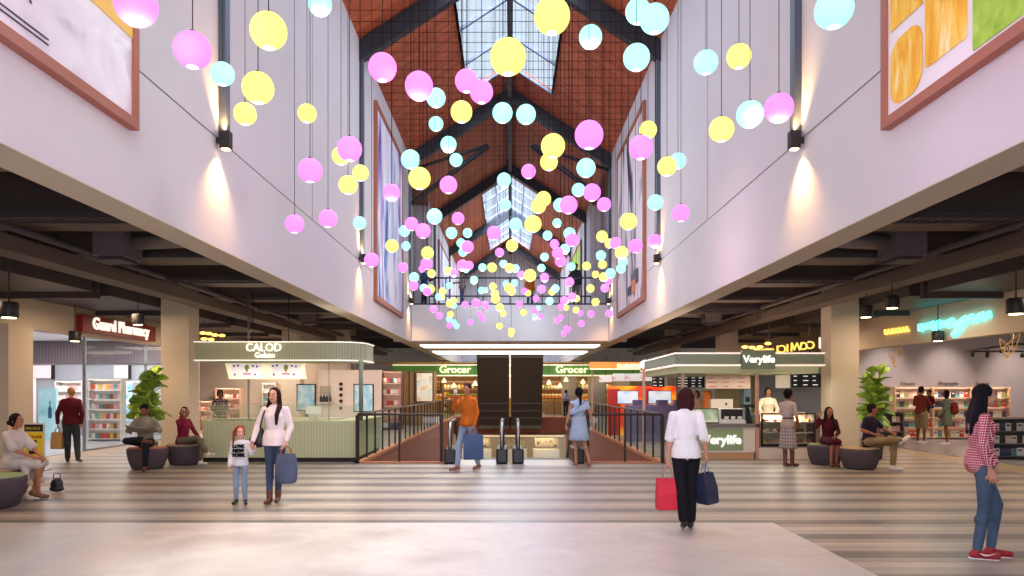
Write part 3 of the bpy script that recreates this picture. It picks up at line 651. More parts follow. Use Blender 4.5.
# ---------------------------------------------------------------- round seats
felt = speckle(mat('seat_felt', '#584e55', .9, spec=.1), 60, .25, .3)
def pouffe(x, y, colr, lab, R=.4):
    t = empty('round_seat', (x, y, 0), lab, 'seat', 'round upholstered seats')
    k = R/.4
    m = MB(); m.lathe([(0, 0), (.27*k, 0), (.31*k, .03), (.37*k, .2), (.4*k, .36), (.395*k, .42), (.37*k, .432), (0, .432)], (x, y, 0), 40); m.build('body', felt, t)
    m = MB(); m.lathe([(0, .42), (.375*k, .42), (.38*k, .435), (.36*k, .452), (0, .458)], (x, y, 0), 40); m.build('cushion', speckle(mat('cushion_'+colr[1:], colr, .9, spec=.1), 60, .06), t)
pouffe(7.33, 15.1, '#b59a78', 'tan-topped round charcoal seat under the man in the navy shirt'); pouffe(6.98, 15.95, '#76805a', 'green-topped round charcoal seat under the woman in the dark dress', .38)
pouffe(-7.6, 15.1, '#a86a5c', 'salmon-topped round charcoal seat under the man with the newspaper'); pouffe(-7.2, 15.95, '#a98c72', 'round charcoal seat under the woman on the phone', .4)
pouffe(-7.32, 10.15, '#8fa079', 'green-topped round charcoal seat at the left edge of the view', .44); pouffe(-7.85, 11.08, '#b5937c', 'tan-topped round charcoal seat under the woman in the pale dress', .42)
# ================================================================ KIOSKS
sage = flute_shade(mat('sage_reeded', '#a8ae90', .6), 'x', .06, .8); sage_y = mat('sage_plain', '#a3b182', .6); pale_sage = flute_shade(mat('counter_reeded', '#cdd2a8', .55), 'x', .07, .86)
line_em = noem(mat('canopy_line', '#ffffff', .5, em='#fff4dc', es=.75)); black = mat('black_kick', '#1d1b1c', .6); gmet = mat('green_grey_post', '#7c8474', .5)
def round_rect(x0, x1, y0, y1, r, corners=(1, 1, 1, 1), k=8):
    pts = []
    for (cx, cy, a0, on) in ((x1-r, y0+r, -90, corners[0]), (x1-r, y1-r, 0, corners[1]), (x0+r, y1-r, 90, corners[2]), (x0+r, y0+r, 180, corners[3])):
        if on:
            for i in range(k+1): a = math.radians(a0+90*i/k); pts.append((cx+r*math.cos(a), cy+r*math.sin(a)))
        else: pts.append({-90: (x1, y0), 0: (x1, y1), 90: (x0, y1), 180: (x0, y0)}[a0])
    return pts
sgl0 = mat('soffit_sage', '#b4b894', .6)
# ---- ice cream kiosk (left)
Y0 = 16.5; KX0, KX1 = -7.15, -3.52
K = empty('gelato_kiosk', (-5.4, Y0, 0), 'pale green gelato kiosk with a reeded counter and rounded canopy, left of the void', 'kiosk')
zc0, zc1 = PZ(360, Y0), PZ(342.5, Y0)
rr_ = round_rect(KX0-.05, KX1+.12, Y0-.05, 17.9, .7, (1, 0, 0, 0))
m = MB(); m.prism(rr_, 'z', zc0, zc1); m.build('canopy', sage, K)
for z in (zc0-.02, zc1): m = MB(); m.prism(round_rect(KX0-.07, KX1+.14, Y0-.07, 17.92, .7, (1, 0, 0, 0)), 'z', z, z+.022); m.build('light_line', line_em, K)
text('CALOD', .26, wl, (PX(265, Y0), Y0-.09, PZ(348, Y0)), FRONT, K, ext=.02, bold=.0, sx=.92); text('Gelato', .17, wl, (PX(266, Y0), Y0-.08, PZ(355.5, Y0)), FRONT, K, ext=.012, bold=.003)
m = MB(); m.prism(round_rect(KX0, KX1+.08, Y0-.0, 17.85, .66, (1, 0, 0, 0)), 'z', zc0-.03, zc0-.0201); m.build('soffit', sgl0, K)
def ring(pts, w):  # hollow counter following the outline
    return pts
m = MB(); m.box(KX0+.1, KX1, Y0, Y0+.55, .1, .94); m.box(KX1-.55, KX1, Y0+.55, 19.6, .1, .94); m.build('counter', pale_sage, K)
m = MB(); m.box(KX0+.1, KX1-.03, Y0+.03, Y0+.5, 0, .1); m.box(KX1-.5, KX1-.04, Y0+.5, 19.5, 0, .1); m.build('kick_plate', black, K)
gg = mat('green_glass', '#cfe0b8', .05, alpha=.22)
m = MB(); m.box(KX0+.12, KX1-.02, Y0+.01, Y0+.025, .94, PZ(405, Y0)); m.box(KX0+.12, KX1-.05, Y0+.01, Y0+.4, PZ(404.6, Y0), PZ(404, Y0)); m.build('glass_guard', gg, K)
for px, r in ((329, .012), (361, .05), (248.5, .025)):
    m = MB(); D_ = Y0+.2 if px != 248.5 else 18.6; m.tube([(PX(px, D_), D_, .94 if px != 248.5 else .9), (PX(px, D_), D_, zc0 if px != 248.5 else 4.11)], r, 10); m.build('post', gmet if px > 340 else alu, K)
dl = noem(mat('downlight_glow', '#ffffff', .5, em='#fff1d8', es=4))
for i, px in enumerate((212, 238, 311, 325, 341, 352)): m = MB(); m.lathe([(0, zc0-.022), (.05, zc0-.022), (.05, zc0-.012), (0, zc0-.012)], (PX(px, Y0+.3), Y0+.35, -.006), 12); m.build('downlight', dl, K)
for x in (-6.6, -5.3, -4.1): lamp('AREA', (x, 17.6, zc0-.04), 14, '#fff0cf', .8, name='kiosk_light')
# inner work bench and back counter
m = MB(); m.box(-7.0, -4.4, 18.7, 19.3, 0, .92); m.build('back_counter', mat('cream_laminate', '#e0d7bd', .5), K)
m = MB()
for i in range(8): m.box(-6.9+i*.2, -6.74+i*.2, Y0+.1, Y0+.38, .95, .985)
m.build('gelato_tub', mat('steel_tub', '#bdb9b0', .3, .8), K)
t = empty('menu_lightbox', (-6.2, 18.4, PZ(379, 18.4)), 'wide hanging lightbox menu with small ice cream pictures inside the gelato kiosk', 'menu board')
D = 18.4; scr = noem(mat('menu_screen', '#f2ecf6', .4, em='#f3ecfa', es=.35)); scy = noem(mat('menu_screen_warm', '#fff6d8', .4, em='#fff3c6', es=.5))
m = MB(); m.prism([(PX(225, D), PZ(363, D)), (PX(303.5, D), PZ(363, D)), (PX(305.5, D), PZ(379, D)), (PX(229, D), PZ(379, D))], 'y', D, D+.12); m.build('panel', scy, t)
for a, b_ in ((231, 262), (271, 301)): m = MB(); m.box(PX(a, D), PX(b_, D), D-.006, D, PZ(378, D), PZ(364, D)); m.build('screen', scr, t)
cone = mat('cone_print', '#c99a4e', .5); pinkp = mat('pink_print', '#d25aa8', .5); pur = mat('purple_print', '#7a5a9a', .5)
for cx in (247, 286):
    m = MB(); m.prism([(PX(cx-1.5, D), PZ(370, D)), (PX(cx+1.5, D), PZ(370, D)), (PX(cx, D), PZ(373, D))], 'y', D-.012, D-.006); m.build('cone_picture', cone, t)
    m = MB(); m.ell((PX(cx, D), D-.008, PZ(367.5, D)), (.06, .006, .07)); m.build('scoop_picture', mat('green_print', '#8fa35a', .5), t)
    m = MB(); m.box(PX(cx-4, D), PX(cx+4, D), D-.012, D-.006, PZ(374.6, D), PZ(373.2, D)); m.build('caption_bar', pinkp, t)
    for dx, dy in ((-13, 366), (-9, 365.5), (6, 366), (10, 366.5), (-12, 374.5), (8, 374.5)): m = MB(); m.ell((PX(cx+dx, D), D-.008, PZ(dy, D)), (.03, .005, .03), seg=8, rings=6); m.build('dot_picture', pur, t)
m = MB(); 
for px in (252, 288): m.tube([(PX(px, D), D+.06, PZ(363, D)), (PX(px, D), D+.06, 4.11)], .012, 6)
m.build('hanger', black, t)
kscr = image_mat('kiosk_screen', [(.3, '#8fc4d6'), (.5, '#b7dbe4'), (.62, '#e8f1f2'), (.72, '#e9a06a')], 3.5, .3)
def order_screen(a, b_, p0, p1, D, lab, stand=True):
    t = empty('order_screen', (PX((a+b_)/2, D), D, 0 if stand else PZ(p1, D)), lab, 'order screen', 'self-order screens')
    m = MB(); m.box(PX(a, D), PX(b_, D), D, D+.08, PZ(p1, D), PZ(p0, D)); m.build('casing', black, t)
    m = MB(); m.box(PX(a, D)+.03, PX(b_, D)-.03, D-.006, D, PZ(p1, D)+.03, PZ(p0, D)-.03); m.build('screen', kscr, t)
    if stand: m = MB(); xc = PX((a+b_)/2, D); m.box(xc-.05, xc+.05, D+.02, D+.07, 0, PZ(p1, D)); m.box(xc-.2, xc+.2, D-.12, D+.2, 0, .02); m.build('stand', black, t)
order_screen(296.5, 315.5, 384, 411, 21, 'tall self-order screen behind the gelato counter, left one'); order_screen(353.5, 373.5, 384, 412, 21.5, 'tall self-order screen at the right end of the gelato counter')
t = empty('till', (PX(314, Y0+.3), Y0+.3, .94), 'small white till screen standing on the gelato counter', 'till')
D = Y0+.42; m = MB(); m.box(PX(307, D), PX(321.5, D), D-.1, D-.06, PZ(414, D), PZ(406, D)); m.build('screen', mat('till_white', '#eceae6', .4, em='#ffffff', es=.25), t); m = MB(); m.box(PX(310, D), PX(319, D), D-.08, D+.06, .94, PZ(414, D)); m.build('base', white, t)
lam = noem(mat('counter_letters', '#ffffff', .5, em='#ffffff', es=.6)); text('CALOD', .2, lam, (PX(262, Y0), Y0-.015, PZ(444, Y0)), FRONT, K, ext=.008)
# ---- shop wall behind the gelato kiosk
m = MB(); m.box(-20, -7.0, 30.4, 30.55, 0, 3.3); m.box(-7.0, -6.9, 30.4, 31, 0, 3.3); struct(m.build('wall_shop', mat('shop_white', '#ded4cc', .7)))
rosy = mat('rosy_shelf', '#e9c7b4', .6)
shelf_unit('display_shelf', 'pink-lit display shelf seen through the gelato kiosk, left one', PX(199, 30), PX(212, 30), 29.95, 0, PZ(401, 30), 3, rosy, 'jar', 4, 'of the left pink-lit shelf', scale=1.8, le=10, colset=[1,2,0,8], cat='display shelf')
shelf_unit('display_shelf', 'pink-lit display shelf behind the kiosk attendant in the plaid shirt', PX(216, 30), PX(240, 30), 29.95, 0, PZ(388, 30), 4, rosy, 'jar', 7, 'of the pink-lit shelf behind the attendant', scale=1.8, le=16, colset=[1,2,0,8,6], cat='display shelf')
shelf_unit('display_shelf', 'teal-stocked white shelf seen behind the mother', PX(263, 30), PX(276, 30), 29.9, 0, PZ(383, 30), 5, white, 'box', 4, 'of the teal-stocked shelf', scale=1.6, le=8, colset=[3,3,8], cat='display shelf')
lamp('AREA', (-9.5, 27, 3.2), 90, '#ffeeda', 2.0, name='shop_lamp'); lamp('AREA', (-6.0, 25.5, 3.5), 80, '#ffe8d0', 1.6, name='shop_lamp')
t = empty('display_board', (PX(342, 29), 29, 0), 'white display wall with black pegs seen through the right half of the gelato kiosk', 'display board')
m = MB(); m.box(PX(318, 29), PX(381, 29), 29, 29.15, 0, PZ(370, 29)); m.build('panel', mat('board_white', '#efe0d8', .6), t)
for py in (384, 389, 395, 401, 408): m = MB(); m.lathe([(0, 0), (.07, 0), (.07, .05), (0, .05)], (0, 0, 0), 10); m.b.transform(Matrix.Translation((PX(341, 29), 29, PZ(py, 29))) @ Matrix.Rotation(math.pi/2, 4, 'X')); m.build('peg', black, t)
m = MB(); m.box(PX(320, 29), PX(331, 29), 28.95, 29, PZ(393, 29), PZ(386, 29)); m.build('picture', mat('grey_picture', '#b9b09c', .6), t)
for i in range(4): item('bottle', 9, (PX(321+i*3, 28.85), 28.85, PZ(402, 28.85)), 'dark bottle, %sfrom left, small shelf of the white display wall' % (ORD[i] or 'first '), 'bottles on the white display wall', sc=1.6)
m = MB(); m.box(PX(318, 28.8), PX(333, 28.8), 28.75, 29, PZ(403, 28.8), PZ(402, 28.8)); m.build('shelf', white, t)
# wooden curved case + panels + poster
wood = speckle(mat('oak_panel', '#b38a5e', .5), 2, .1, stretch=(8, 1, 1)); wood_d = mat('walnut_dark', '#6e4a31', .5)
shelf_unit('display_case', 'wood-framed lit display case of boxed goods beyond the gelato kiosk', PX(382, 30), PX(402, 30), 29.9, 0, PZ(371, 30), 5, wood_d, 'box', 5, 'of the wood-framed display case', scale=1.9, le=20, warm='#ffe0d0', colset=[1,8,5,0,6,2], cat='display case', back=mat('peach_back'))
m = MB(); a, b_ = PX(403, 34), PX(436, 34)
m.mi = 0; m.box(a, b_, 34, 34.2, 0, PZ(371.5, 34)); m.mi = 1
for px in (403, 409, 414): m.box(PX(px, 34), PX(px+1, 34), 33.95, 34, 0, PZ(371.5, 34))
struct(m.build('wall_oak', [wood, wood_d]))
t = empty('framed_poster', (PX(424.5, 33.9), 33.9, PZ(402, 33.9)), 'gold-framed white and gold poster on the oak wall left of the grocer', 'poster')
m = MB(); m.box(PX(415.5, 33.9), PX(433.5, 33.9), 33.9, 33.99, PZ(402.5, 33.9), PZ(372, 33.9)); m.build('frame', wood_d, t)
m = MB(); m.box(PX(416.7, 33.9), PX(432.3, 33.9), 33.88, 33.9, PZ(401.2, 33.9), PZ(373.2, 33.9)); m.build('print', image_mat('gold_print', [(.35, '#e0c48d'), (.5, '#efe8da'), (.6, '#cfd6cf'), (.7, '#d9b774')], 2.2, .3), t)
# ---- grocer across the far end
G = empty('grocer_sign', (0, 46, PZ(374, 46)), 'long green grocer sign band with glowing cream lettering, crossing behind the rising escalators', 'sign')
gz0, gz1 = PZ(375, 46), PZ(365.5, 46)
m = MB(); m.box(PX(393, 46), PX(672, 46), 46, 46.5, gz0, gz1); m.build('band', mat('grocer_green', '#6d9a48', .5, em='#5c8c38', es=.3), G)
for z in (gz0-.07, gz1): m = MB(); m.box(PX(392.5, 46), PX(672.5, 46), 45.95, 46.5, z, z+.07); m.build('light_line', noem(mat('grocer_line', '#ffffff', .5, em='#ffefc0', es=.9)), G)
crl = noem(mat('cream_letters', '#fff6dc', .5, em='#fff2c8', es=1.1))
text('Grocer', .64, crl, (PX(455, 46), 45.93, PZ(369.8, 46)), FRONT, G, ext=.04, bold=.014, sx=1.05); text('Grocer', .64, crl, (PX(571.5, 46), 45.93, PZ(369.8, 46)), FRONT, G, ext=.04, bold=.014, sx=1.08)
m = MB(); m.box(-8.6, 9.5, 54, 54.2, 0, 3.4); m.box(-8.6, 9.5, 46, 54, 3.4, 3.45); struct(m.build('wall_grocer', mat('grocer_wall', '#c9a568', .7)))
for x in (-5.5, -3, 3, 6): lamp('AREA', (x, 49.5, 3.35), 90, '#ffd890', 2, name='grocer_lamp')
lamp('AREA', (0, 43, 3.3), 60, '#ffe0b0', 3, name='grocer_lamp')
produce = [mat('produce_'+a, c, .6) for a, c in (('green', '#7d9a3a'), ('yellow', '#d9b648'), ('orange', '#cf8136'), ('white', '#e6dcc4'), ('red', '#b54b36'))]
def stall(x0, x1, y, lab, h=.9, tiers=3):
    t = empty('produce_stall', ((x0+x1)/2, y, 0), lab, 'produce stall', 'produce stalls of the grocer')
    m = MB(); m.box(x0, x1, y, y+1.0, 0, h); m.build('base', wood, t)
    for k in range(tiers):
        m = MB(); nn = int((x1-x0)/.22)
        for i in range(nn): m.ell((x0+.11+(x1-x0)*i/nn, y+.15+k*.3, h+.07+k*.16), (.13, .13, .1), seg=8, rings=5)
        o = m.build('produce', produce[(k+int(x0*3)) % 5], t); o['kind'] = 'stuff'
    m = MB(); m.box(x0, x1, y+.9, y+1.0, h, h+.8); m.build('back_board', wood_d, t)
for k, (a, b_, y) in enumerate(((-6.6, -4.6, 48), (-4.3, -2.3, 49.5), (2.1, 3.6, 49), (3.9, 6.2, 48.3), (6.5, 8.4, 49.5))):
    stall(a, b_, y, 'tiered produce stall in the grocer, %s' % ('leftmost', 'left of the escalators, behind the man in orange', 'just right of the escalators', 'behind the woman in blue', 'rightmost')[k])
for k, (x0, x1) in enumerate(((-8.2, -5.2), (-5, -1.8), (1.8, 4.6), (4.9, 8.6))):
    shelf_unit('grocery_shelf', 'warm-lit tall grocery shelf along the back wall, %s' % ('leftmost', 'left of the escalators', 'right of the escalators', 'rightmost')[k], x0, x1, 53.2, 0, 2.3, 4, wood, 'jar', 12, 'of the %s grocery shelf' % ('leftmost', 'left', 'right', 'rightmost')[k], scale=3, le=30, colset=[1,4,6,7,8], cat='grocery shelf', warm='#ffdf98')
for k, (px, D, py) in enumerate(((454, 44.6, 386), (444, 45.5, 381), (475, 44.8, 384), (549, 45, 383), (560, 45.6, 386), (583, 45, 382), (566, 44.4, 380))):
    x, z = PX(px, D), PZ(py, D); t = empty('glass_pendant', (x, D, z), 'warm bell-shaped pendant lamp of the grocer, %s from left' % ('second', 'first', 'third', 'fourth', 'fifth', 'seventh', 'sixth')[k], 'pendant lamp', 'bell pendants of the grocer')
    m = MB(); m.lathe([(.16, -.1), (.14, 0), (.06, .14), (.03, .2), (0, .2)], (x, D, z), 14); m.build('shade', noem(mat('bell_glass', '#f4e2c0', .4, em='#ffe0a8', es=1.2)), t); m = MB(); m.tube([(x, D, z+.2), (x, D, 3.6)], .012, 5); m.build('cord', black, t)
for k, (px, D, w_) in enumerate(((569, 47.4, .5), (597, 47.3, .6), (621, 47.3, .6))):
    m = MB(); x = PX(px, D); m.lathe([(0, 0), (w_, 0), (w_, 3.38), (0, 3.38)], (x, D, 0), 20); tag(at_origin(m.build('round_column', cream)), 'round cream column right of the escalators, %s' % ('leftmost, in front of the grocer', 'middle one', 'rightmost, behind the red counter')[k], 'column', 'round columns by the grocer')
# ---- escalators up to the bridge, hanging over the void
esd = mat('escalator_cladding', '#3a3330', .35, .3); esd2 = mat('escalator_panel', '#2b2624', .4, .3); rubber = mat('handrail_rubber', '#1c1b1d', .4); steelb = mat('brushed_steel', '#b5b5b8', .3, .9)
for k, (x0, x1) in enumerate(((-1.85, -.06), (.06, 1.85))):
    t = empty('escalator', ((x0+x1)/2, YB, 0), 'dark underside of the %s escalator rising to the footbridge' % ('left', 'right')[k], 'escalator', 'escalators up to the footbridge')
    P = [(38.2, 5.05), (39.9, 5.05), (41.9, 3.6), (YB-.6, -.0+.05), (YB-.05, .05), (YB-.05, -.72), (YB-1.2, -.72), (YB-1.9, -.5), (39.1, 3.64), (38.2, 3.64)]
    P = [(39.98, 5.05), (40.3, 5.05), (43.4, .6), (43.9, .05), (43.9, -.68), (43.2, -.68), (42.6, -.45), (39.98, 3.45)]
    m = MB(); m.prism(P, 'x', x0, x1); m.build('truss_cladding', esd, t)
    for j in range(9):
        f = j/9; y = 39.98+(42.6-39.98)*f; z = 3.45-(3.9)*f
        if j > 5 : m = MB(); m.box(x0+.05, x1-.05, y-.045, y+.0, z-.02, z+.06); m.build('panel_seam', esd2, t)
    m = MB(); m.box(x0+.1, x1-.1, 43.1, 43.2, -.6, -.2); m.build('end_panel', esd2, t)
    for xx in (x0+.02, x1-.02): m = MB(); m.prism([(40, 5.95), (40.4, 5.95), (43.5, 1.4), (43.9, .95), (43.9, .05), (43.4, .6), (40.3, 5.05), (40, 5.05)], 'x', xx-.015, xx+.015); m.build('balustrade', esd, t)
m = MB(); m.box(-.022, .022, 39.96, 40.02, PZ(398, 40), PZ(350, 40)); tag(at_origin(m.build('gap_glow', noem(mat('slot_glow', '#ffffff', .5, em='#ffdcae', es=.8)))), 'thin warm vertical glowing strip in the gap between the two rising escalators', 'light')  # emissive strip stands in for light showing through the gap
# ---- escalators down, entered from the front edge
def down_escalator(x0, x1, lab):
    t = empty('down_escalator', ((x0+x1)/2, YF, -.1), lab, 'escalator', 'escalators down into the void')
    m = MB(); m.prism([(YF-.02, .0), (YF+1.2, 0), (YF+8.2, -4.0), (YF+8.2, -5), (YF+7.4, -5), (YF+1, -.9), (YF-.02, -.9)], 'x', x0+.16, x1-.16); m.build('truss', esd2, t)
    m = MB(); m.box(x0+.16, x1-.16, YF-.7, YF+.6, .0, .012); m.build('landing_plate', steelb, t)
    for xx in (x0+.06, x1-.06):
        m = MB(); m.box(xx-.13, xx+.13, YF-.25, YF+.9, .0, .34); m.build('newel_base', mat('newel_black', '#232124', .35), t, bevel=.04)
        pts = [(xx, YF+1.2, .93)]; pts += [(xx, YF+.05-.33*math.sin(a), .6+.33*math.cos(a)) for a in [math.pi*i/10 for i in range(11)]]; pts += [(xx, YF+.6, .24)]
        pts = [(xx, YF+9, -3.5)] + pts
        m = MB(); m.tube(pts, .045, 8); m.build('handrail', rubber, t)
        m = MB(); m.tube([(p[0], p[1]-.035, p[2]) for p in pts[2:-2]], .03, 8); m.build('newel_trim', steelb, t)
        m = MB(); m.prism([(YF-.2, .5), (YF+.1, .88), (YF+1.2, .88), (YF+8.5, -3.2), (YF+8.5, -4), (YF+1.2, .2), (YF, .3)], 'x', xx-.008, xx+.008); m.build('balustrade', pane, t)
down_escalator(-1.4, -.12, 'left escalator going down from the front edge of the void'); down_escalator(.12, 1.6, 'right escalator going down from the front edge of the void')
# ---- railings around the void
railm = mat('railing_bronze', '#32231c', .5, .3)
def void_rail(name, p0, p1, nposts, lab, wide=()):
    t = empty('void_railing', p0, lab, 'railing', 'bronze railings around the void')
    a, b_ = Vector(p0), Vector(p1); d = (b_-a).normalized(); pr = d.cross(Vector((0, 0, 1)))
    m = MB(); m.tube([a+Vector((0, 0, 1.1)), b_+Vector((0, 0, 1.1))], .027, 4, smooth=False); m.build('top_rail', railm, t)
    for i in range(nposts):
        p = a.lerp(b_, i/(nposts-1)); w_ = .036 if i in wide else .022
        m = MB(); m.box(p.x-w_, p.x+w_, p.y-w_, p.y+w_, .02, 1.08); m.build('post', railm, t)
    q = MB(); q.prism([(0, 0)]*3, 'x', 0, 0) if False else None
    m = MB(); c0 = a + pr*.005; vs = [a+Vector((0, 0, .08)), b_+Vector((0, 0, .08)), b_+Vector((0, 0, 1.03)), a+Vector((0, 0, 1.03))]
    m.poly(vs); m.build('glass_panel', pane, t, solid=.01)
void_rail('l', (-VX, YF, 0), (-VX, YB, 0), 27, 'bronze railing along the left side of the void, beside the gelato kiosk', (0, 9, 18))
void_rail('r', (VX, YF, 0), (VX, YB, 0), 27, 'bronze railing along the right side of the void, beside the purple counter', (0, 9, 18))
void_rail('fl', (-VX, YF-.02, 0), (-1.55, YF-.02, 0), 3, 'bronze front railing left of the escalators', (0, 2)); void_rail('fr', (1.75, YF-.02, 0), (VX, YF-.02, 0), 3, 'bronze front railing right of the escalators', (0, 2))
void_rail('b1', (-VX, YB, 0), (-1.95, YB, 0), 3, 'bronze far railing of the void, left of the rising escalators'); void_rail('b2', (1.95, YB, 0), (VX, YB, 0), 3, 'bronze far railing of the void, right of the rising escalators')
# ---- lower level glimpsed through the void
m = MB(); m.box(-12, 12, 10, 60, -5.3, -5.1); struct(m.build('floor_lower', mat('lower_floor', '#b9a894', .35)))
m = MB(); m.mi = 0; m.box(-12, 12, 49, 49.2, -5.1, -.5); m.mi = 1; m.box(-12, 12, YB+.1, 49, -1.15, -1.05)
struct(m.build('wall_lower', [mat('lower_shop_wall', '#b8a890', .6), mat('lower_ceiling', '#cbbfae', .7)]))
m = MB(); m.box(-3.3, 3.3, YB+.3, YB+.9, -1.2, -1.15); tag(at_origin(m.build('cove_light', noem(mat('cove', '#ffffff', .5, em='#ffe2a8', es=1.6)))), 'warm strip light under the far edge of the void', 'light')
for k, (x0, x1) in enumerate(((-3.2, -1.2), (-.8, 1.1), (1.5, 3.2))):
    t = empty('lower_counter', ((x0+x1)/2, 46.5, -5.1), 'white lit shop counter on the lower floor, %s' % ('left of the escalators', 'in the middle behind the escalators', 'right of the escalators')[k], 'counter', 'counters on the lower floor')
    m = MB(); m.box(x0, x1, 46.5, 47.5, -5.1, -2.2); m.build('body', mat('counter_glass', '#d8d6cc', .3), t)
    m = MB(); m.box(x0+.1, x1-.1, 46.45, 46.5, -2.0, -1.45); m.build('display', image_mat('deli_display', [(.35, '#5d4a3a'), (.48, '#c5b9a5'), (.56, '#a98f50'), (.7, '#f0ede4')], 3, .02), t)
for x in (-2.2, 2.2): lamp('AREA', (x, 46.5, -1.3), 50, '#ffe6b8', 1.5, name='lower_lamp')
lamp('AREA', (0, 30, -1.5), 120, '#ffd9a8', 3, name='lower_lamp')
for s in (-1, 1):
    m = MB(); m.ell((s*2.9, 24, -2.2), (.25, .25, .1)); 
    tag(at_origin(m.build('ceiling_speaker', white)), 'small pale fitting on the %s lining of the void' % ('left', 'right')[s > 0], 'fitting') if False else bpy.data.objects.remove(m.build('x', white))
# ---- juice kiosk (right)
D = 17.2
V = empty('juice_kiosk', (5.9, D, 0), 'sage green and cream drinks kiosk with long ribbon canopy, right of the void', 'kiosk')
sg = mat('sage_canopy', '#87957f', .6); sgl = mat('sage_light', '#b7c39b', .6)
z0c, z1c = PZ(364.5, 17), PZ(354, 17)
outl = [(3.9, 17.0), (7.42, 17.0), (7.42, 22.6), (4.1, 22.6)]
m = MB(); m.prism(outl, 'z', z0c, z1c); m.build('canopy', sg, V)
def off(pts, d): c = Vector((sum(p[0] for p in pts)/len(pts), sum(p[1] for p in pts)/len(pts))); return [tuple(Vector(p)+(Vector(p)-c).normalized()*d) for p in pts]
pk = noem(mat('pink_line', '#ffffff', .5, em='#ffd9c4', es=.7))
for z in (z0c-.035, z1c): m = MB(); m.prism(off(outl, .03), 'z', z, z+.035); m.build('light_line', pk, V)
m = MB(); m.prism(off(outl, -.15), 'z', z0c-.2, z0c-.036); m.build('soffit', sgl, V)
m = MB(); m.box(PX(742, 16.9), PX(775, 16.9), 16.88, 17.0, PZ(369, 16.9), PZ(350, 16.9)); m.build('sign_panel', mat('sign_sage', '#72816f', .6), V)
text('Verylife', .24, wl, (PX(758.5, 16.9), 16.86, PZ(359.5, 16.9)), FRONT, V, ext=.015, bold=.005)
m = MB(); m.ell((PX(645, 22), 22, PZ(364.5, 22)), (.14, .14, .14)); m.build('round_logo', noem(mat('logo_glow', '#ffffff', .5, em='#ffffff', es=1.6)), V)
pinkpost = mat('pink_post', '#c79a86', .5)
for px, D_ in ((683, 17.2), (757.5, 17.15), (644, 20)): m = MB(); x = PX(px, D_); m.box(x-.035, x+.035, D_, D_+.07, 0, z0c); m.build('post', pinkpost, V)
cw = mat('counter_cream', '#e3d9cd', .5); gtop = mat('grey_stone_top', '#7f7870', .3)
m = MB(); m.box(4.3, 5.9, D, D+.7, .16, .76); m.build('counter', cw, V)
m = MB(); m.box(4.25, 5.95, D-.05, D+.75, .76, .84); m.build('countertop', gtop, V)
m = MB(); m.box(4.35, PX(743, D), D-.015, D, PZ(450.5, D), PZ(428.5, D)); m.build('front_panel', mat('panel_sage', '#90a578', .5), V)
text('Verylife', .3, noem(mat('counter_letters')), (PX(721.5, D), D-.035, PZ(440, D)), FRONT, V, ext=.015, bold=.008)
m = MB(); m.box(4.3, PX(754, D), D+.01, D+.6, 0, .16); m.build('plinth', mat('oak_plinth', '#c59a6b', .5), V)
m = MB(); m.box(5.9, 7.45, D-.02, D+.7, .0, .28); m.build('plinth', cw, V)
for x in (4.9, 6.2, 7.4): lamp('AREA', (x, 18.0, z0c-.22), 19, '#fff0d4', .8, name='kiosk_light')
lamp('AREA', (5.0, 24.6, 3.6), 120, '#ffe8c8', 1.5, name='kiosk_light')  # extra lamp added behind the canopy to brighten the counters there
# pastry case
t = empty('pastry_case', (6.7, D, .28), 'black-framed glass pastry case beside the woman in the plaid skirt', 'display case')
x0, x1, za, zb = PX(761, D), PX(815, D), .3, PZ(413, D)
m = MB()
for xx in (x0, x1-.035): m.box(xx, xx+.035, D-.04, D+.01, za, zb)
m.box(x0, x1, D-.04, D+.01, zb-.035, zb); m.box(x0, x1, D-.04, D+.01, za, za+.06); m.build('frame', black, t)
m = MB(); m.box(x0-.14, x0-.02, D-.02, D+.6, za-.02, zb-.04); m.box(x1+.01, x1+.12, D-.02, D+.6, za-.02, zb-.04); m.build('side_panel', mat('taupe_laminate', '#7f7168', .5), t)
m = MB(); m.box(x0+.05, x1-.05, D-.02, D-.01, za+.06, zb-.05); m.build('glass', pane, t)
for k in range(3): m = MB(); m.box(x0+.02, x1-.02, D+.02, D+.5, za+.07+k*.25, za+.09+k*.25); m.build('shelf', mat('glass_shelf', '#d9d2c4', .2), t)
m = MB(); m.box(x0+.02, x1-.02, D+.5, D+.53, za, zb); m.build('back_panel', mat('case_back', '#e5d3bd', .5), t)
lamp('AREA', ((x0+x1)/2, D+.25, zb-.07), 26, '#fff0dc', .9, sy=.2, name='case_lamp')
pm = [mat('pastry_'+a, c, .6) for a, c in (('golden', '#c88d45'), ('cream', '#eddcc0'), ('berry', '#a94c4c'), ('cocoa', '#6d4a38'))]
PAS = {}
for c in range(4):
    m = MB(); m.lathe([(0, 0), (.045, 0), (.055, .02), (.05, .045), (.02, .07), (0, .072)], seg=10); o = m.build('pastry', pm[c]); PAS[c] = o.data; bpy.data.objects.remove(o)
for k in range(3):
    for i in range(9):
        c = (i//3+k) % 4; o = bpy.data.objects.new('pastry', PAS[c]); COL.objects.link(o); o.location = (x0+.12+i*.135, D+.15+.1*(i % 2), za+.091+k*.25); tag(o, '%s pastry, %sfrom left, %s shelf of the glass pastry case' % (('golden', 'cream', 'berry', 'cocoa')[c], ORD[i] or 'first ', ('bottom', 'middle', 'top')[k]), 'pastry', 'pastries in the glass case')
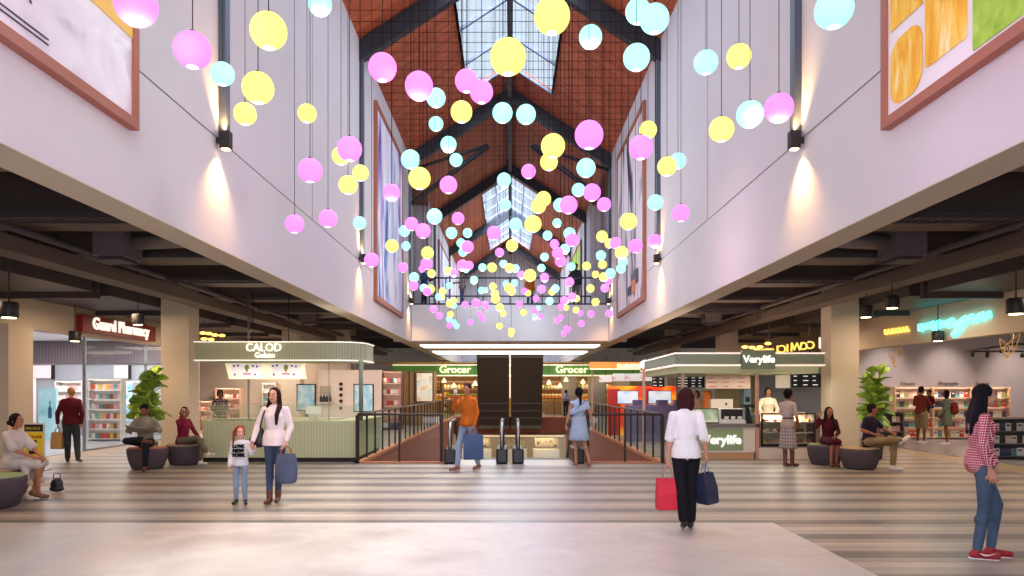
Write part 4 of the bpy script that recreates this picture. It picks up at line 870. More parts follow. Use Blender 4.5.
# things on the juice counter
t = empty('menu_display', (4.7, D+.2, .84), 'wide tilted green display screen on the drinks counter beside the woman in white', 'display screen')
m = MB(); m.prism([(D+.1, .845), (D+.16, .845), (D+.26, PZ(408.5, D)), (D+.2, PZ(408.5, D))], 'x', PX(691, D), PX(720.5, D)); m.build('casing', black, t)
m = MB(); m.prism([(D+.095, .875), (D+.1, .875), (D+.195, PZ(409.5, D)), (D+.19, PZ(409.5, D))], 'x', PX(692, D), PX(719.5, D)); m.build('screen', image_mat('green_screen', [(.35, '#8fae8a'), (.5, '#a7c6a2'), (.65, '#d6dfc6')], 5, .2), t)
t = empty('coffee_machine', (5.5, D+.2, .84), 'white coffee machine with cups at the right of the drinks counter', 'coffee machine')
x0 = PX(724, D); m = MB(); m.box(x0, x0+.56, D+.12, D+.5, .84, .92); m.box(x0, x0+.56, D+.3, D+.5, .92, 1.2); m.build('body', white, t, bevel=.01)
m = MB(); m.box(x0+.02, x0+.54, D+.28, D+.3, .95, 1.18); m.build('front', black, t)
m = MB(); 
for i in range(3): m.lathe([(.0, 0), (.04, 0), (.055, .09), (.05, .09), (.036, .01), (0, .01)], (x0+.12+i*.16, D+.2, .92), 12)
m.build('cups', white, t)
t = empty('tap_tower', (5.82, D+.3, .84), 'dark tap tower at the end of the drinks counter', 'tap'); m = MB(); m.box(5.72, 5.9, D+.2, D+.5, .84, .9); m.box(5.76, 5.86, D+.35, D+.45, .9, 1.3); m.box(5.66, 5.96, D+.25, D+.45, 1.22, 1.3); m.build('body', black, t); m = MB(); m.tube([(5.81, D+.25, 1.24), (5.81, D+.22, 1.15)], .015, 6); m.build('spout', steelb, t)
t = empty('back_cabinet', (5.75, 19.3, 0), 'white back cabinet with a small black knob behind the drinks counter', 'cabinet'); m = MB(); m.box(PX(711, 19.3), PX(733, 19.3), 19.3, 19.8, 0, PZ(399, 19.3)); m.build('body', cw, t); m = MB(); m.ell((PX(726, 19.3), 19.28, PZ(404, 19.3)), .03); m.build('knob', black, t)
t = empty('water_dispenser', (6.45, 19.5, 0), 'slim blue-grey dispenser beneath the white price list', 'dispenser'); m = MB(); m.box(PX(744, 19.5), PX(751, 19.5), 19.5, 19.9, 0, PZ(389, 19.5)); m.build('body', mat('blue_grey', '#7d99a8', .4), t); m = MB(); m.box(PX(745.5, 19.5), PX(749.5, 19.5), 19.47, 19.5, PZ(402, 19.5), PZ(397, 19.5)); m.build('nozzle', black, t)
t = empty('grinder', (PX(709, 19.4), 19.4, .9), 'orange machine standing left of the white back cabinet', 'machine'); m = MB(); m.lathe([(0, .9), (.1, .9), (.12, 1.1), (.1, 1.35), (.14, 1.5), (.12, 1.62), (0, 1.64)], (PX(709, 19.4), 19.6, 0), 14); m.build('body', mat('orange_enamel', '#d9752b', .4), t); m = MB(); m.box(PX(704, 19.4), PX(712, 19.4), 19.4, 19.8, 0, .9); m.build('stand', cw, t)
def menu(name, a, b_, p0, p1, D, bg, lines, lab, inkc, title=True, hang=2.1):
    t = empty(name, (PX((a+b_)/2, D), D, PZ(p1, D)), lab, 'menu board')
    m = MB(); m.box(PX(a, D), PX(b_, D), D, D+.06, PZ(p1, D), PZ(p0, D)); m.build('panel', bg, t)
    cols, rows = lines; w_ = PX(b_, D)-PX(a, D); h = PZ(p0, D)-PZ(p1, D)
    for c in range(cols):
        for r in range(rows):
            x = PX(a, D)+w_*(c+.12)/cols; z = PZ(p1, D)+h*(r+.4)/rows; m = MB(); m.box(x, x+w_*.5/cols*random.uniform(.6, 1.2), D-.006, D, z, z+h*.2/rows); m.build('text_line', inkc, t)
    m = MB(); m.tube([(PX(a, D)+.1, D+.03, PZ(p0, D)), (PX(a, D)+.1, D+.03, hang)], .01, 5); m.tube([(PX(b_, D)-.1, D+.03, PZ(p0, D)), (PX(b_, D)-.1, D+.03, hang)], .01, 5); m.build('hanger', black, t)
redi = mat('menu_ink', '#a8616a', .6); whi = noem(mat('menu_white_ink', '#f0f0f0', .6, em='#ffffff', es=.7)); bkb = mat('blackboard', '#25292e', .5)
pinkmenu = mat('price_list_panel', '#d3b9af', .6)
menu('price_list', 706, 750.5, 372, 388.5, 18.9, pinkmenu, (3, 4), 'wide pale pink price list hanging over the drinks counter', redi)
menu('blackboard_menu', 652.5, 664.5, 374, 387, 23, bkb, (2, 4), 'black menu board left of the pink post in the right kiosk', whi, hang=2.3)
menu('blackboard_menu', 677, 704.5, 376.5, 387.5, 22, bkb, (4, 4), 'black menu board between pink post and pink price list', whi, hang=2.3)
menu('blackboard_menu', 792.5, 821, 374, 387, 20, bkb, (3, 3), 'black menu board beside the near right column', whi, hang=2.3)
t = empty('blank_screen', (PX(783, 19.8), 19.8, PZ(388, 19.8)), 'plain cream screen hanging right of the drinks sign', 'screen'); m = MB(); m.box(PX(776, 19.8), PX(790, 19.8), 19.8, 19.86, PZ(388, 19.8), PZ(368, 19.8)); m.build('panel', noem(mat('cream_screen', '#efe3cf', .5, em='#fff1d8', es=.2)), t); m = MB(); m.box(PX(782, 19.8), PX(784, 19.8), 19.82, 19.84, PZ(368, 19.8), 2.35); m.build('hanger', alu, t)
m = MB(); m.mi = 0; m.box(PX(757, 20.6), PX(826, 20.6), 20.6, 20.75, 0, 2.3); m.build('partition', mat('slate_blue_wall', '#8a8a93', .7), V)
m = MB(); m.box(PX(757, 20.2), PX(824, 20.2), 20.0, 20.5, 0, .95); m.build('back_counter', cw, V)
m = MB(); m.box(PX(716, 20.9), PX(757, 20.9), 20.9, 21, 0, 2.3); m.build('partition', mat('khaki_wall', '#b3a67c', .7), V)
# purple counter and red/orange self-service wall
t = empty('purple_counter', (5, 22.9, 0), 'purple service counter behind the right railing', 'counter')
pc = mat('purple_laminate', '#7b6f92', .5); m = MB(); m.box(PX(628, 23), PX(692, 23), 23, 23.7, 0, PZ(405, 23)); m.build('body', pc, t)
for a, b_ in ((635, 647), (659, 669), (676, 690)): m = MB(); m.box(PX(a, 22.9), PX(b_, 22.9), 23.05, 23.4, PZ(405, 23), PZ(400, 23)); m.build('tray_box', mat('purple_dark', '#675b82', .5), t)
orw = image_mat('orange_red_wall', [(.4, '#d23a1c'), (.48, '#ee7a1e'), (.56, '#f7b428'), (.66, '#f59a20')], .9, .4)  # wall emits its own colours so that it looks brightly lit
t = empty('service_wall', (5, 26, 0), 'bright orange and red snack counter wall behind the monitors', 'counter wall'); D = 26.2
m = MB(); m.box(PX(608, D), PX(676, D), D, D+.2, 0, PZ(386, D)); m.build('panel', orw, t)
m = MB(); m.box(PX(608, D), PX(620, D), D-.05, D, 0, PZ(389, D)); m.box(PX(646, D), PX(652, D), D-.05, D, 0, PZ(389, D)); m.build('red_pier', mat('bright_red', '#b02018', .5), t)
for k, (a, b_) in enumerate(((617, 638.5), (648, 671.5))):
    D = 25; t = empty('monitor', (PX((a+b_)/2, D), D, 1.1), 'flat monitor with a pale screen in front of the orange wall, %s' % ('left one', 'right one')[k], 'monitor', 'monitors over the purple counter')
    m = MB(); m.box(PX(a, D), PX(b_, D), D, D+.06, PZ(404, D), PZ(390.5, D)); m.build('casing', black, t)
    m = MB(); m.box(PX(a+.6, D), PX(b_-.6, D), D-.006, D, PZ(403.4, D), PZ(391.2, D)); m.build('screen', image_mat('monitor_screen', [(.35, '#b9c8ea'), (.5, '#cfe3ee'), (.62, '#e8e6f4'), (.72, '#c9e6c0')], 3, .4), t)
    m = MB(); m.tube([(PX((a+b_)/2, D), D+.08, 0), (PX((a+b_)/2, D), D+.08, 1.3)], .03, 8); m.build('stand', black, t)
whs = image_mat('far_menu_screen', [(.35, '#e7a6b0'), (.44, '#fbf1f0'), (.6, '#ffffff'), (.72, '#3c4250')], 2.2, .6)
for k, (a, b_, p0, p1) in enumerate(((599.5, 612, 375.5, 382), (613, 625, 373.5, 381), (626, 640.5, 373.5, 381), (641, 652, 373, 381))):
    D = 38.5; t = empty('menu_screen', (PX((a+b_)/2, D), D, PZ(p1, D)), 'bright white menu screen over the far counter, %s from left' % ('first', 'second', 'third', 'fourth')[k], 'menu screen', 'bright menu screens over the far counter')
    m = MB(); m.box(PX(a, D), PX(b_, D), D, D+.08, PZ(p1, D), PZ(p0, D)); m.build('panel', whs, t)
    m = MB(); m.tube([(PX((a+b_)/2, D), D+.05, PZ(p0, D)), (PX((a+b_)/2, D), D+.05, 3.4)], .015, 5); m.build('hanger', black, t)
t = empty('lantern_sign', (PX(555+67, 30), 30, 2.3), 'long orange backlit sign between the grocer and the ribbon canopy', 'sign')
D = 29; m = MB(); m.box(PX(590, D), PX(641, D), D, D+.3, PZ(369, D), PZ(362, D)); m.build('panel', noem(mat('orange_backlit', '#d98a45', .5, em='#e08a3c', es=.7)), t)
m = MB(); m.box(PX(590, D), PX(641, D), D-.03, D, PZ(369.6, D), PZ(368.6, D)); m.build('light_line', noem(mat('grocer_line')), t); text('nusumo', .34, crl, (PX(629, D), D-.04, PZ(365.3, D)), FRONT, t, ext=.01, bold=.01, sx=.9)
m = MB(); m.box(PX(592, D), PX(593, D), D+.1, D+.2, 0, PZ(369, D)); m.build('post', pinkpost, t)
# amber mirrored neon and white sign above the ribbon canopy
t = empty('neon_sign', (PX(795, 22), 22, PZ(355, 22)), 'yellow backward-reading neon letters above the ribbon canopy', 'neon sign')
yn = noem(mat('yellow_neon', '#fff0a0', .4, em='#ffd850', es=1.3)); D = 22
for k, (ch, px, py) in enumerate((('I', 777.5, 350), ('C', 782.5, 349.5), ('I', 787.5, 348.5), ('I', 791.5, 348), ('W', 797, 347), ('C', 804, 346.5), ('C', 811, 345.5))): text(ch, .34, yn, (PX(px, D), D, PZ(py, D)), FRONT, t, name='lettering', ext=.02, bold=.004, sx=-1)
m = MB(); m.box(PX(765, D), PX(773.5, D), D-.03, D+.03, PZ(353, D), PZ(348.5, D)); m.build('tube', yn, t); m = MB(); m.box(PX(764, D), PX(818, D), D+.05, D+.1, PZ(354.5, D), PZ(353.5, D)); m.box(PX(770, D), PX(771, D), D+.05, D+.1, PZ(354, D), 4.85); m.box(PX(810, D), PX(811, D), D+.05, D+.1, PZ(354, D), 4.85); m.build('frame', duct_d, t)
t = empty('white_sign', (PX(819, 21), 21, PZ(350, 21)), 'small white glowing sign touching the near right column', 'sign'); text('1', .42, wl, (PX(820.5, 21), 21, PZ(343.5, 21)), FRONT, t, ext=.03, bold=.02); m = MB(); m.tube([(PX(820.5, 21), 21.05, PZ(340, 21)), (PX(820.5, 21), 21.05, 4.85)], .01, 5); m.build('hanger', duct_d, t)
# glowing filament rows above both kiosks
for k, (pts, lab) in enumerate((([(203, 333), (209, 333.5), (215, 335), (222, 335.5), (204, 339), (211, 339.5)], 'cluster of amber filament lamps above the left end of the gelato canopy'), ([(745, 347), (752, 347.5), (760, 347), (768, 343.5), (763, 351), (757, 350)], 'cluster of amber filament lamps above the drinks sign'))):
    D = 21.5; t = empty('filament_lamps', (PX(pts[0][0], D), D, PZ(pts[0][1], D)), lab, 'lamp cluster')
    for a, b_ in pts: m = MB(); m.ell((PX(a, D), D, PZ(b_, D)), (.1, .05, .045), seg=10, rings=6); m.build('bulb', noem(mat('filament', '#ffd890', .4, em='#ffb850', es=4)), t)
    m = MB()
    for a, b_ in pts: m.tube([(PX(a, D), D, PZ(b_, D)+.04), (PX(a, D), D, 4.1)], .005, 4)
    m.box(PX(pts[0][0]-3, D), PX(pts[0][0]+24, D), D-.04, D+.04, 4.1, 4.16); m.box(PX(pts[0][0]+8, D), PX(pts[0][0]+9, D), D-.02, D+.02, 4.16, 4.88); m.build('cord', duct_d, t)
# ================================================================ PEOPLE
V3 = Vector
def cap(m, p0, p1, r0, r1=None, seg=12):
    r1 = r0 if r1 is None else r1; p0, p1 = V3(p0), V3(p1); L = (p1-p0).length
    d = (p1-p0)/L if L > 1e-5 else V3((0, 0, 1)); pts = []; rs = []
    for k in range(5): a = math.pi/2*(1-k/4+.0); a = max(a, 0); pts.append(p0 - d*r0*math.sin(a)); rs.append(max(r0*math.cos(a), r0*.08))
    for k in range(1, 6): a = math.pi/2*(k/5); pts.append(p1 + d*r1*math.sin(a)); rs.append(max(r1*math.cos(a), r1*.08))
    m.tube(pts, rs, seg)
def loft(m, secs, seg=20):
    """secs: (centre, right-vector, fwd-vector, rx, ry)"""
    rings = []
    for c, u, v, rx, ry in secs:
        c = V3(c); rings.append([m.b.verts.new(c + u*rx*math.cos(2*math.pi*k/seg) + v*ry*math.sin(2*math.pi*k/seg)) for k in range(seg)])
    for a, b_ in zip(rings, rings[1:]):
        for k in range(seg): m.b.faces.new((a[k], a[(k+1) % seg], b_[(k+1) % seg], b_[k]))
    m.b.faces.new(rings[0][::-1]); m.b.faces.new(rings[-1])
def skin_over(m, name, mt, parent, vox=.01, it=3, M=None):
    bmesh.ops.recalc_face_normals(m.b, faces=m.b.faces[:])
    me = bpy.data.meshes.new('t'); m.b.to_mesh(me); m.b.free(); o = bpy.data.objects.new('t', me); COL.objects.link(o)
    r = o.modifiers.new('r', 'REMESH'); r.mode = 'VOXEL'; r.voxel_size = vox; r.use_smooth_shade = True
    if it: s = o.modifiers.new('s', 'SMOOTH'); s.factor = .5; s.iterations = it
    dg = bpy.context.evaluated_depsgraph_get(); ne = bpy.data.meshes.new_from_object(o.evaluated_get(dg))
    bpy.data.objects.remove(o); bpy.data.meshes.remove(me)
    ne.materials.clear(); ne.materials.append(mt)
    if M is not None: ne.transform(M)
    o = bpy.data.objects.new(name, ne); COL.objects.link(o); o.parent = parent; return o
def stand_pose():
    J = dict(pel=(0, 0, .95), chest=(0, 0, 1.27), neck=(0, -.01, 1.44), head=(0, .025, 1.592))
    for k, s in (('R', 1), ('L', -1)):
        J.update({'sh'+k: (.155*s, -.012, 1.375), 'el'+k: (.205*s, -.04, 1.115), 'wr'+k: (.225*s, .03, .875), 'hi'+k: (.085*s, 0, .92), 'kn'+k: (.095*s, .02, .50), 'an'+k: (.1*s, -.02, .085), 'to'+k: (.12*s, .13, .035)})
    return J
def sit_pose():
    J = dict(pel=(0, 0, .555), chest=(0, .02, .87), neck=(0, .03, 1.04), head=(0, .075, 1.195))
    for k, s in (('R', 1), ('L', -1)):
        J.update({'sh'+k: (.155*s, .015, .985), 'el'+k: (.22*s, .04, .72), 'wr'+k: (.13*s, .27, .64), 'hi'+k: (.09*s, .03, .545), 'kn'+k: (.1*s, .44, .53), 'an'+k: (.1*s, .42, .085), 'to'+k: (.11*s, .57, .035)})
    return J
SK = {}
def skinmat(c):
    if c not in SK: SK[c] = speckle(mat('skin_'+c[1:], c, .55, spec=.35), 20, .04)
    return SK[c]
def cloth(c, kind=None):
    nme = 'cloth_' + (kind or 'plain') + '_' + c[1:]
    if nme in MATS: return MATS[nme]
    m = mat(nme, c, .85, spec=.15)
    if kind == 'plaid' or kind == 'tweed':
        n, l, b = nodes(m); tc = n.new('ShaderNodeTexCoord'); sp = n.new('ShaderNodeSeparateXYZ'); l.new(tc.outputs['Object'], sp.inputs[0])
        per = 42 if kind == 'plaid' else 14
        def band(sock):
            a = n.new('ShaderNodeMath'); a.operation = 'MULTIPLY'; l.new(sock, a.inputs[0]); a.inputs[1].default_value = per
            f = n.new('ShaderNodeMath'); f.operation = 'FRACT'; l.new(a.outputs[0], f.inputs[0])
            g = n.new('ShaderNodeMath'); g.operation = 'LESS_THAN'; l.new(f.outputs[0], g.inputs[0]); g.inputs[1].default_value = .23; return g.outputs[0]
        hx = n.new('ShaderNodeMath'); hx.operation = 'ADD'; l.new(sp.outputs['X'], hx.inputs[0]); l.new(sp.outputs['Y'], hx.inputs[1])
        ad = n.new('ShaderNodeMath'); ad.operation = 'MAXIMUM'; l.new(band(hx.outputs[0]), ad.inputs[0]); l.new(band(sp.outputs['Z']), ad.inputs[1])
        mx = n.new('ShaderNodeMix'); mx.data_type = 'RGBA'; l.new(ad.outputs[0], mx.inputs[0]); mx.inputs[6].default_value = lin(c); mx.inputs[7].default_value = lin('#dab4bb' if kind == 'plaid' else '#b9aeaa')
        l.new(mx.outputs[2], b.inputs['Base Color'])
    elif kind == 'denim': speckle(m, 6, .28, .15, (1, 1, .5))
    else: speckle(m, 7, .12, .35, (1, 1, .6))
    return m
def hand(m, wr, d, n, curl=.5, s=1, side=1):
    d = d.normalized(); n = (n - d*n.dot(d)).normalized(); w = d.cross(n).normalized()*side
    for k in range(3): cap(m, wr + w*(.018*(k-1))*s, wr + d*.075*s + w*(.024*(k-1))*s, .015*s, .0135*s, 8)
    for k in range(4):
        b = wr + d*.085*s + w*((k-1.5)*.0215)*s; L = (.036, .042, .039, .03)[k]*s; fan = w*((k-1.5)*.1)
        d1 = (d*math.cos(curl*.7) + n*math.sin(curl*.7) + fan).normalized(); d2 = (d*math.cos(curl*1.9) + n*math.sin(curl*1.9) + fan*.5).normalized()
        q = b + d1*L; cap(m, b - d*.015*s, q, .0095*s, .0085*s, 8); cap(m, q, q + d2*L*.9, .0085*s, .0068*s, 8)
    b = wr + d*.03*s - w*.026*s; t1 = (d*.65 - w*.65 + n*.35).normalized(); q = b + t1*.04*s; cap(m, b, q, .0125*s, .010*s, 8); cap(m, q, q + (d*.8 - w*.15 + n*.5).normalized()*.032*s, .010*s, .008*s, 8)
def person(label, loc, face, h, J, fit, hair, skin='#b98163', sex='f', yaw=0, pitch=0, near=False, cat='person', curl=(.7, .7), group=None, hn=None, build=1.0):
    s = h/1.7; root = empty('person', loc, label, cat, group, math.atan2(-face[0], face[1])); root.rotation_euler[2] = math.atan2(-face[0], face[1])
    J = {k: V3(v) for k, v in J.items()}; SC_ = Matrix.Scale(s, 4)
    vox = .0068 if near else .010
    up = (J['chest']-J['pel']).normalized(); rt = (J['shR']-J['shL']).normalized(); hp = (J['hiR']-J['hiL']).normalized()
    rt_ = lambda t: (hp*(1-t)+rt*t).normalized()
    fwd = lambda t: (up.cross(rt_(t))).normalized()
    F_ = dict(f=dict(hip=.96, waist=.8, chest=.82, sho=.8), m=dict(hip=.93, waist=.96, chest=1.02, sho=1.0), c=dict(hip=.85, waist=.95, chest=.85, sho=.85))[sex]
    def torso(m, inf=0, lo=-.09, hi=1):
        P = lambda a, b_, t: J[a].lerp(J[b_], t)
        secs = []
        rows = [(J['pel']+up*lo, 0, .125*F_['hip'], .09), (J['pel']-up*.04, 0, .158*F_['hip'], .112), (J['pel']+up*.03, .1, .155*F_['hip'], .108), (P('pel', 'chest', .42), .4, .132*F_['waist'], .09), (P('pel', 'chest', .8), .8, .15*F_['chest'], .104), (J['chest']+up*.03, 1, .16*F_['chest'], .106), (P('chest', 'neck', .62), 1, .152*F_['sho'], .085), (P('chest', 'neck', .9), 1, .09, .06), (J['neck']+up*.015, 1, .052, .05)]
        for c, t, rx, ry in rows: secs.append((c, rt_(t), -fwd(t) if False else fwd(t)*-1, rx*build+inf, ry*build+inf))
        loft(m, secs)
        for k in 'RL':
            cap(m, J['sh'+k].lerp(J['chest'], .4) + up*.04, J['sh'+k], .05*F_['sho']+inf, .043+inf*.7)
        if sex == 'f':
            fw = up.cross(rt_(1)) * 1.0; fw = fw if fw.dot(V3((0, 1, 0))) > 0 or abs(fw.y) < .2 else -fw
            for q in (1, -1): m.ell(J['chest'] + fw*.062 + rt*q*.062 + up*.01, .052+inf)
        if sex == 'f' or True:
            fw = (V3((0, 1, 0)) - up*up.y).normalized()
            for q in (1, -1): m.ell(J['pel'] - fw*.042 + hp*q*.06 - up*.045, .078*F_['hip']+inf)
    # ---- body: one continuous surface
    m = MB(); torso(m)
    th = .078 if sex != 'c' else .07
    for k in 'RL':
        cap(m, J['sh'+k], J['el'+k], .042*build, .034*build); cap(m, J['el'+k], J['wr'+k], .034*build, .023*build)
        m.ell(J['el'+k].lerp(J['wr'+k], .3), .037*build)
        cap(m, J['hi'+k], J['kn'+k], th*build, .052*build); cap(m, J['kn'+k], J['an'+k], .05*build, .034); m.ell(J['kn'+k].lerp(J['an'+k], .3)-V3((0, .012, 0)), .054*build)
        dv = J['to'+k]-J['an'+k]; heel = J['an'+k]+V3((0, 0, -.04)) - V3((dv.x, dv.y, 0)).normalized()*.03
        cap(m, J['an'+k], heel, .033, .03); cap(m, heel, J['to'+k], .03, .026)
        sd = 1 if k == 'R' else -1; hd = (J['wr'+k]-J['el'+k]); nn = V3((-sd, .25, 0)) if not hn or k not in hn else V3(hn[k][1])
        if hn and k in hn and hn[k][0] is not None: hd = V3(hn[k][0])
        hand(m, J['wr'+k], hd, nn, curl[0] if k == 'R' else curl[1], 1.0, sd)
    H = Matrix.Translation(J['head']) @ Matrix.Rotation(yaw, 4, 'Z') @ Matrix.Rotation(pitch, 4, 'X') @ Matrix.Scale(1.0 if sex != 'c' else 1.28, 4)
    def he(m, c, r, sg=16): m.ell((0, 0, 0), 1e-3) if False else None; T = H @ Matrix.Translation(c) @ Matrix.Diagonal((*r, 1)); bmesh.ops.create_uvsphere(m.b, u_segments=sg, v_segments=10, radius=1, matrix=T)
    def hc(m, a, b_, r0, r1): cap(m, H @ V3(a), H @ V3(b_), r0, r1, 10)
    cap(m, J['neck']-up*.03, H @ V3((0, -.012, -.05)), .05 if sex == 'm' else .043, .046 if sex == 'm' else .04)
    he(m, (0, -.008, .018), (.073, .091, .087)); he(m, (0, .022, -.045), (.058, .062, .062)); he(m, (0, .055, -.088), (.026, .024, .022)); he(m, (0, .05, -.01), (.055, .036, .045))
    hc(m, (0, .082, .004), (0, .1, -.03), .008, .0125); he(m, (0, .08, .02), (.045, .012, .008))
    for q in (1, -1): he(m, (q*.073, -.006, -.018), (.011, .02, .03)); he(m, (q*.034, .062, -.03), (.022, .02, .02))
    skin_over(m, 'body', skinmat(skin), root, vox, 2, SC_)
    HS = SC_ @ H
    eyew, eyed, lipm = mat('eye_white', '#cfc5c0', .5), mat('eye_dark', '#2a1a14', .3), mat('lip', '#a04a4a' if sex == 'f' else '#8f564c', .5)
    if near or True:
        for q in (1, -1):
            m = MB(); T = HS @ Matrix.Translation((q*.031, .0785, .0)) @ Matrix.Diagonal((.0115, .008, .0062, 1)); bmesh.ops.create_uvsphere(m.b, u_segments=10, v_segments=8, radius=1, matrix=T)
            m2_ = len(m.b.faces); T = HS @ Matrix.Translation((q*.031, .0845, .0)) @ Matrix.Diagonal((.0072, .0045, .006, 1)); r = bmesh.ops.create_uvsphere(m.b, u_segments=8, v_segments=6, radius=1, matrix=T)
            for f in {f for v in r['verts'] for f in v.link_faces}: f.material_index = 1
            m.build('eye', [eyew, eyed], root, local=True)
            m = MB(); m.tube([HS @ V3((q*.05, .074, .02)), HS @ V3((q*.033, .0865, .0245)), HS @ V3((q*.014, .087, .02))], .0035, 5); m.build('eyebrow', mat('brow', '#2c1d18', .8), root, local=True)
        m = MB(); T = HS @ Matrix.Translation((0, .079, -.058)) @ Matrix.Diagonal((.023, .01, .007, 1)); bmesh.ops.create_uvsphere(m.b, u_segments=10, v_segments=8, radius=1, matrix=T); m.build('lips', lipm, root, local=True)
    # ---- hair
    if hair:
        st, hc_ = hair; m = MB(); hm = speckle(mat('hair_'+hc_[1:], hc_, .75, spec=.15), 25, .3, .4, (1, 1, .2))
        if st == 'thin': he(m, (0, -.022, .02), (.0765, .088, .09))
        elif st == 'crop': he(m, (0, -.02, .032), (.081, .093, .09)); he(m, (0, -.045, -.01), (.07, .06, .07))
        elif st == 'afro': he(m, (0, -.03, .04), (.098, .1, .1)); he(m, (0, -.05, -.01), (.085, .07, .085))
        else: he(m, (0, -.024, .028), (.086, .094, .095)); he(m, (0, -.05, -.02), (.078, .062, .085))
        nk = H.inverted() @ (J['neck'])
        if st == 'long':
            for q in (1, 0, -1): hc(m, (q*.05, -.055, 0), (q*.075, -.1, -.22), .045, .05); hc(m, (q*.07, -.1, -.2), (q*.05, -.13, -.36), .05, .028)
            for q in (1, -1): hc(m, (q*.066, -.01, .03), (q*.074, -.03, -.15), .02, .03)
        elif st == 'front':      # long, falling over the left shoulder
            for q in (1, -1): hc(m, (q*.06, -.03, .02), (q*.085, -.01, -.2), .035, .04); hc(m, (q*.066, .02, .035), (q*.07, .01, -.1), .018, .025)
            hc(m, (0, -.07, 0), (0, -.09, -.2), .06, .05); hc(m, (-.085, .0, -.16), (-.085, .11, -.28), .04, .034); hc(m, (-.085, .11, -.28), (-.08, .115, -.42), .034, .02)
        elif st == 'bob':
            for q in (1, .4, -.4, -1): hc(m, (q*.05, -.05, .02), (q*.062, -.045, -.13), .05, .04)
            for q in (1, -1): hc(m, (q*.072, .0, .02), (q*.075, .01, -.11), .022, .022)
        elif st == 'tail':
            hc(m, (0, -.09, .04), (0, -.12, .01), .035, .035); hc(m, (0, -.12, .01), (.01, -.14, -.18), .032, .03); hc(m, (.01, -.14, -.18), (0, -.12, -.36), .03, .012)
            for q in (1, -1): hc(m, (q*.07, .01, .04), (q*.074, -.01, -.04), .015, .013)
        elif st == 'sidetail':
            hc(m, (.06, -.07, .06), (.1, -.07, .0), .03, .03); hc(m, (.1, -.07, 0), (.11, -.02, -.2), .03, .024); hc(m, (.11, -.02, -.2), (.1, .02, -.3), .024, .01)
            for q in (1, -1): hc(m, (q*.07, .012, .04), (q*.074, 0, -.05), .015, .013)
        elif st == 'bun': m.b.verts.index_update(); he(m, (0, -.12, -.03), (.045, .045, .045)); [hc(m, (q*.07, .012, .04), (q*.074, 0, -.07), .016, .016) for q in (1, -1)]
        # keep the face clear: trim by remeshing only the parts behind it
        skin_over(m, 'hair', hm, root, .009 if near else .012, 2, SC_)
    # ---- clothes
    for g in fit:
        kind = g[0]; mt = g[1]; o = g[2] if len(g) > 2 else {}
        m = MB(); inf = o.get('inf', .012)
        if kind == 'top':
            torso(m, inf, o.get('lo', -.1))
            if o.get('hem'):   # hanging hem below the hips
                z = o['hem']; loft(m, [(J['pel']+up*.12, hp, fwd(0)*-1, .135*F_['hip']+inf, .098+inf), (J['pel']+up*.03, hp, fwd(0)*-1, .163*F_['hip']+inf, .128+inf), (J['pel']-up*(z-.02), hp, fwd(0)*-1, .170*F_['hip']+inf, .134+inf+(.012 if z > .05 else 0)), (J['pel']-up*z, hp, fwd(0)*-1, .168*F_['hip']+inf, .132+inf+(.012 if z > .05 else 0))])
            sl = o.get('sleeve', 1)
            for k in 'RL':
                if o.get('one') == k: continue
                if sl > 0: cap(m, J['sh'+k], J['sh'+k].lerp(J['el'+k], min(1, sl*2)), .042+inf*.7, (.042-.008*min(1, sl*2))+inf*.8+o.get('loose', 0))
                if sl > .5: cap(m, J['el'+k], J['el'+k].lerp(J['wr'+k], (sl-.5)*2), .035+inf*.8, .028+inf*.6)
            if o.get('collar'): loft(m, [(J['neck']-up*.02, rt, fwd(1)*-1, .06, .058), (J['neck']+up*o['collar'], rt, fwd(1)*-1, .056, .054)])
            skin_over(m, o.get('name', 'top'), mt, root, .009 if near else .013, 3, SC_)
        elif kind == 'trousers':
            e = o.get('to', 1); fl_ = o.get('flare', 0)
            loft(m, [(J['pel']+up*o.get('rise', .07), hp, fwd(0)*-1, .145*F_['hip']+inf, .1+inf), (J['pel'], hp, fwd(0)*-1, .16*F_['hip']+inf, .113+inf), (J['pel']-up*.06, hp, fwd(0)*-1, .15*F_['hip']+inf, .105+inf)])
            fw = (V3((0, 1, 0)) - up*up.y).normalized()
            for q in (1, -1): m.ell(J['pel'] - fw*.045 + hp*q*.06 - up*.045, .08*F_['hip']+inf)
            for k in 'RL':
                cap(m, J['hi'+k], J['hi'+k].lerp(J['kn'+k], min(1, e*2)), th+inf, .054+inf+(.01 if e < .6 else 0))
                if e > .5: cap(m, J['kn'+k], J['kn'+k].lerp(J['an'+k], (e-.5)*2*.97), .053+inf, .04+inf+fl_); m.ell(J['kn'+k].lerp(J['an'+k], .3)-V3((0, .012, 0)), .054+inf)
            skin_over(m, o.get('name', 'trousers'), mt, root, .009 if near else .013, 3, SC_)
        elif kind == 'skirt':      # standing skirt, waist to z
            z0, z1, w0, w1 = o['z0'], o['z1'], o['w0'], o['w1']
            def fn(u, v):
                a = 2*math.pi*u; z = z0+(z1-z0)*v; w_ = w0+(w1-w0)*v**.8; rip = 1+.06*v*math.sin(a*11)
                return (J['pel'].x+math.cos(a)*w_*rip, J['pel'].y+math.sin(a)*w_*.78*rip, z)
            m.grid(fn, 66, 8); bmesh.ops.remove_doubles(m.b, verts=m.b.verts[:], dist=1e-4); m.b.transform(SC_); ob = m.build('skirt', mt, root, local=True, solid=.006)
        elif kind == 'lap':        # skirt over seated thighs
            for k in 'RL': cap(m, J['hi'+k], J['hi'+k].lerp(J['kn'+k], .97), .105, .085)
            cap(m, J['pel'], J['knR'].lerp(J['knL'], .5), .11, .07)
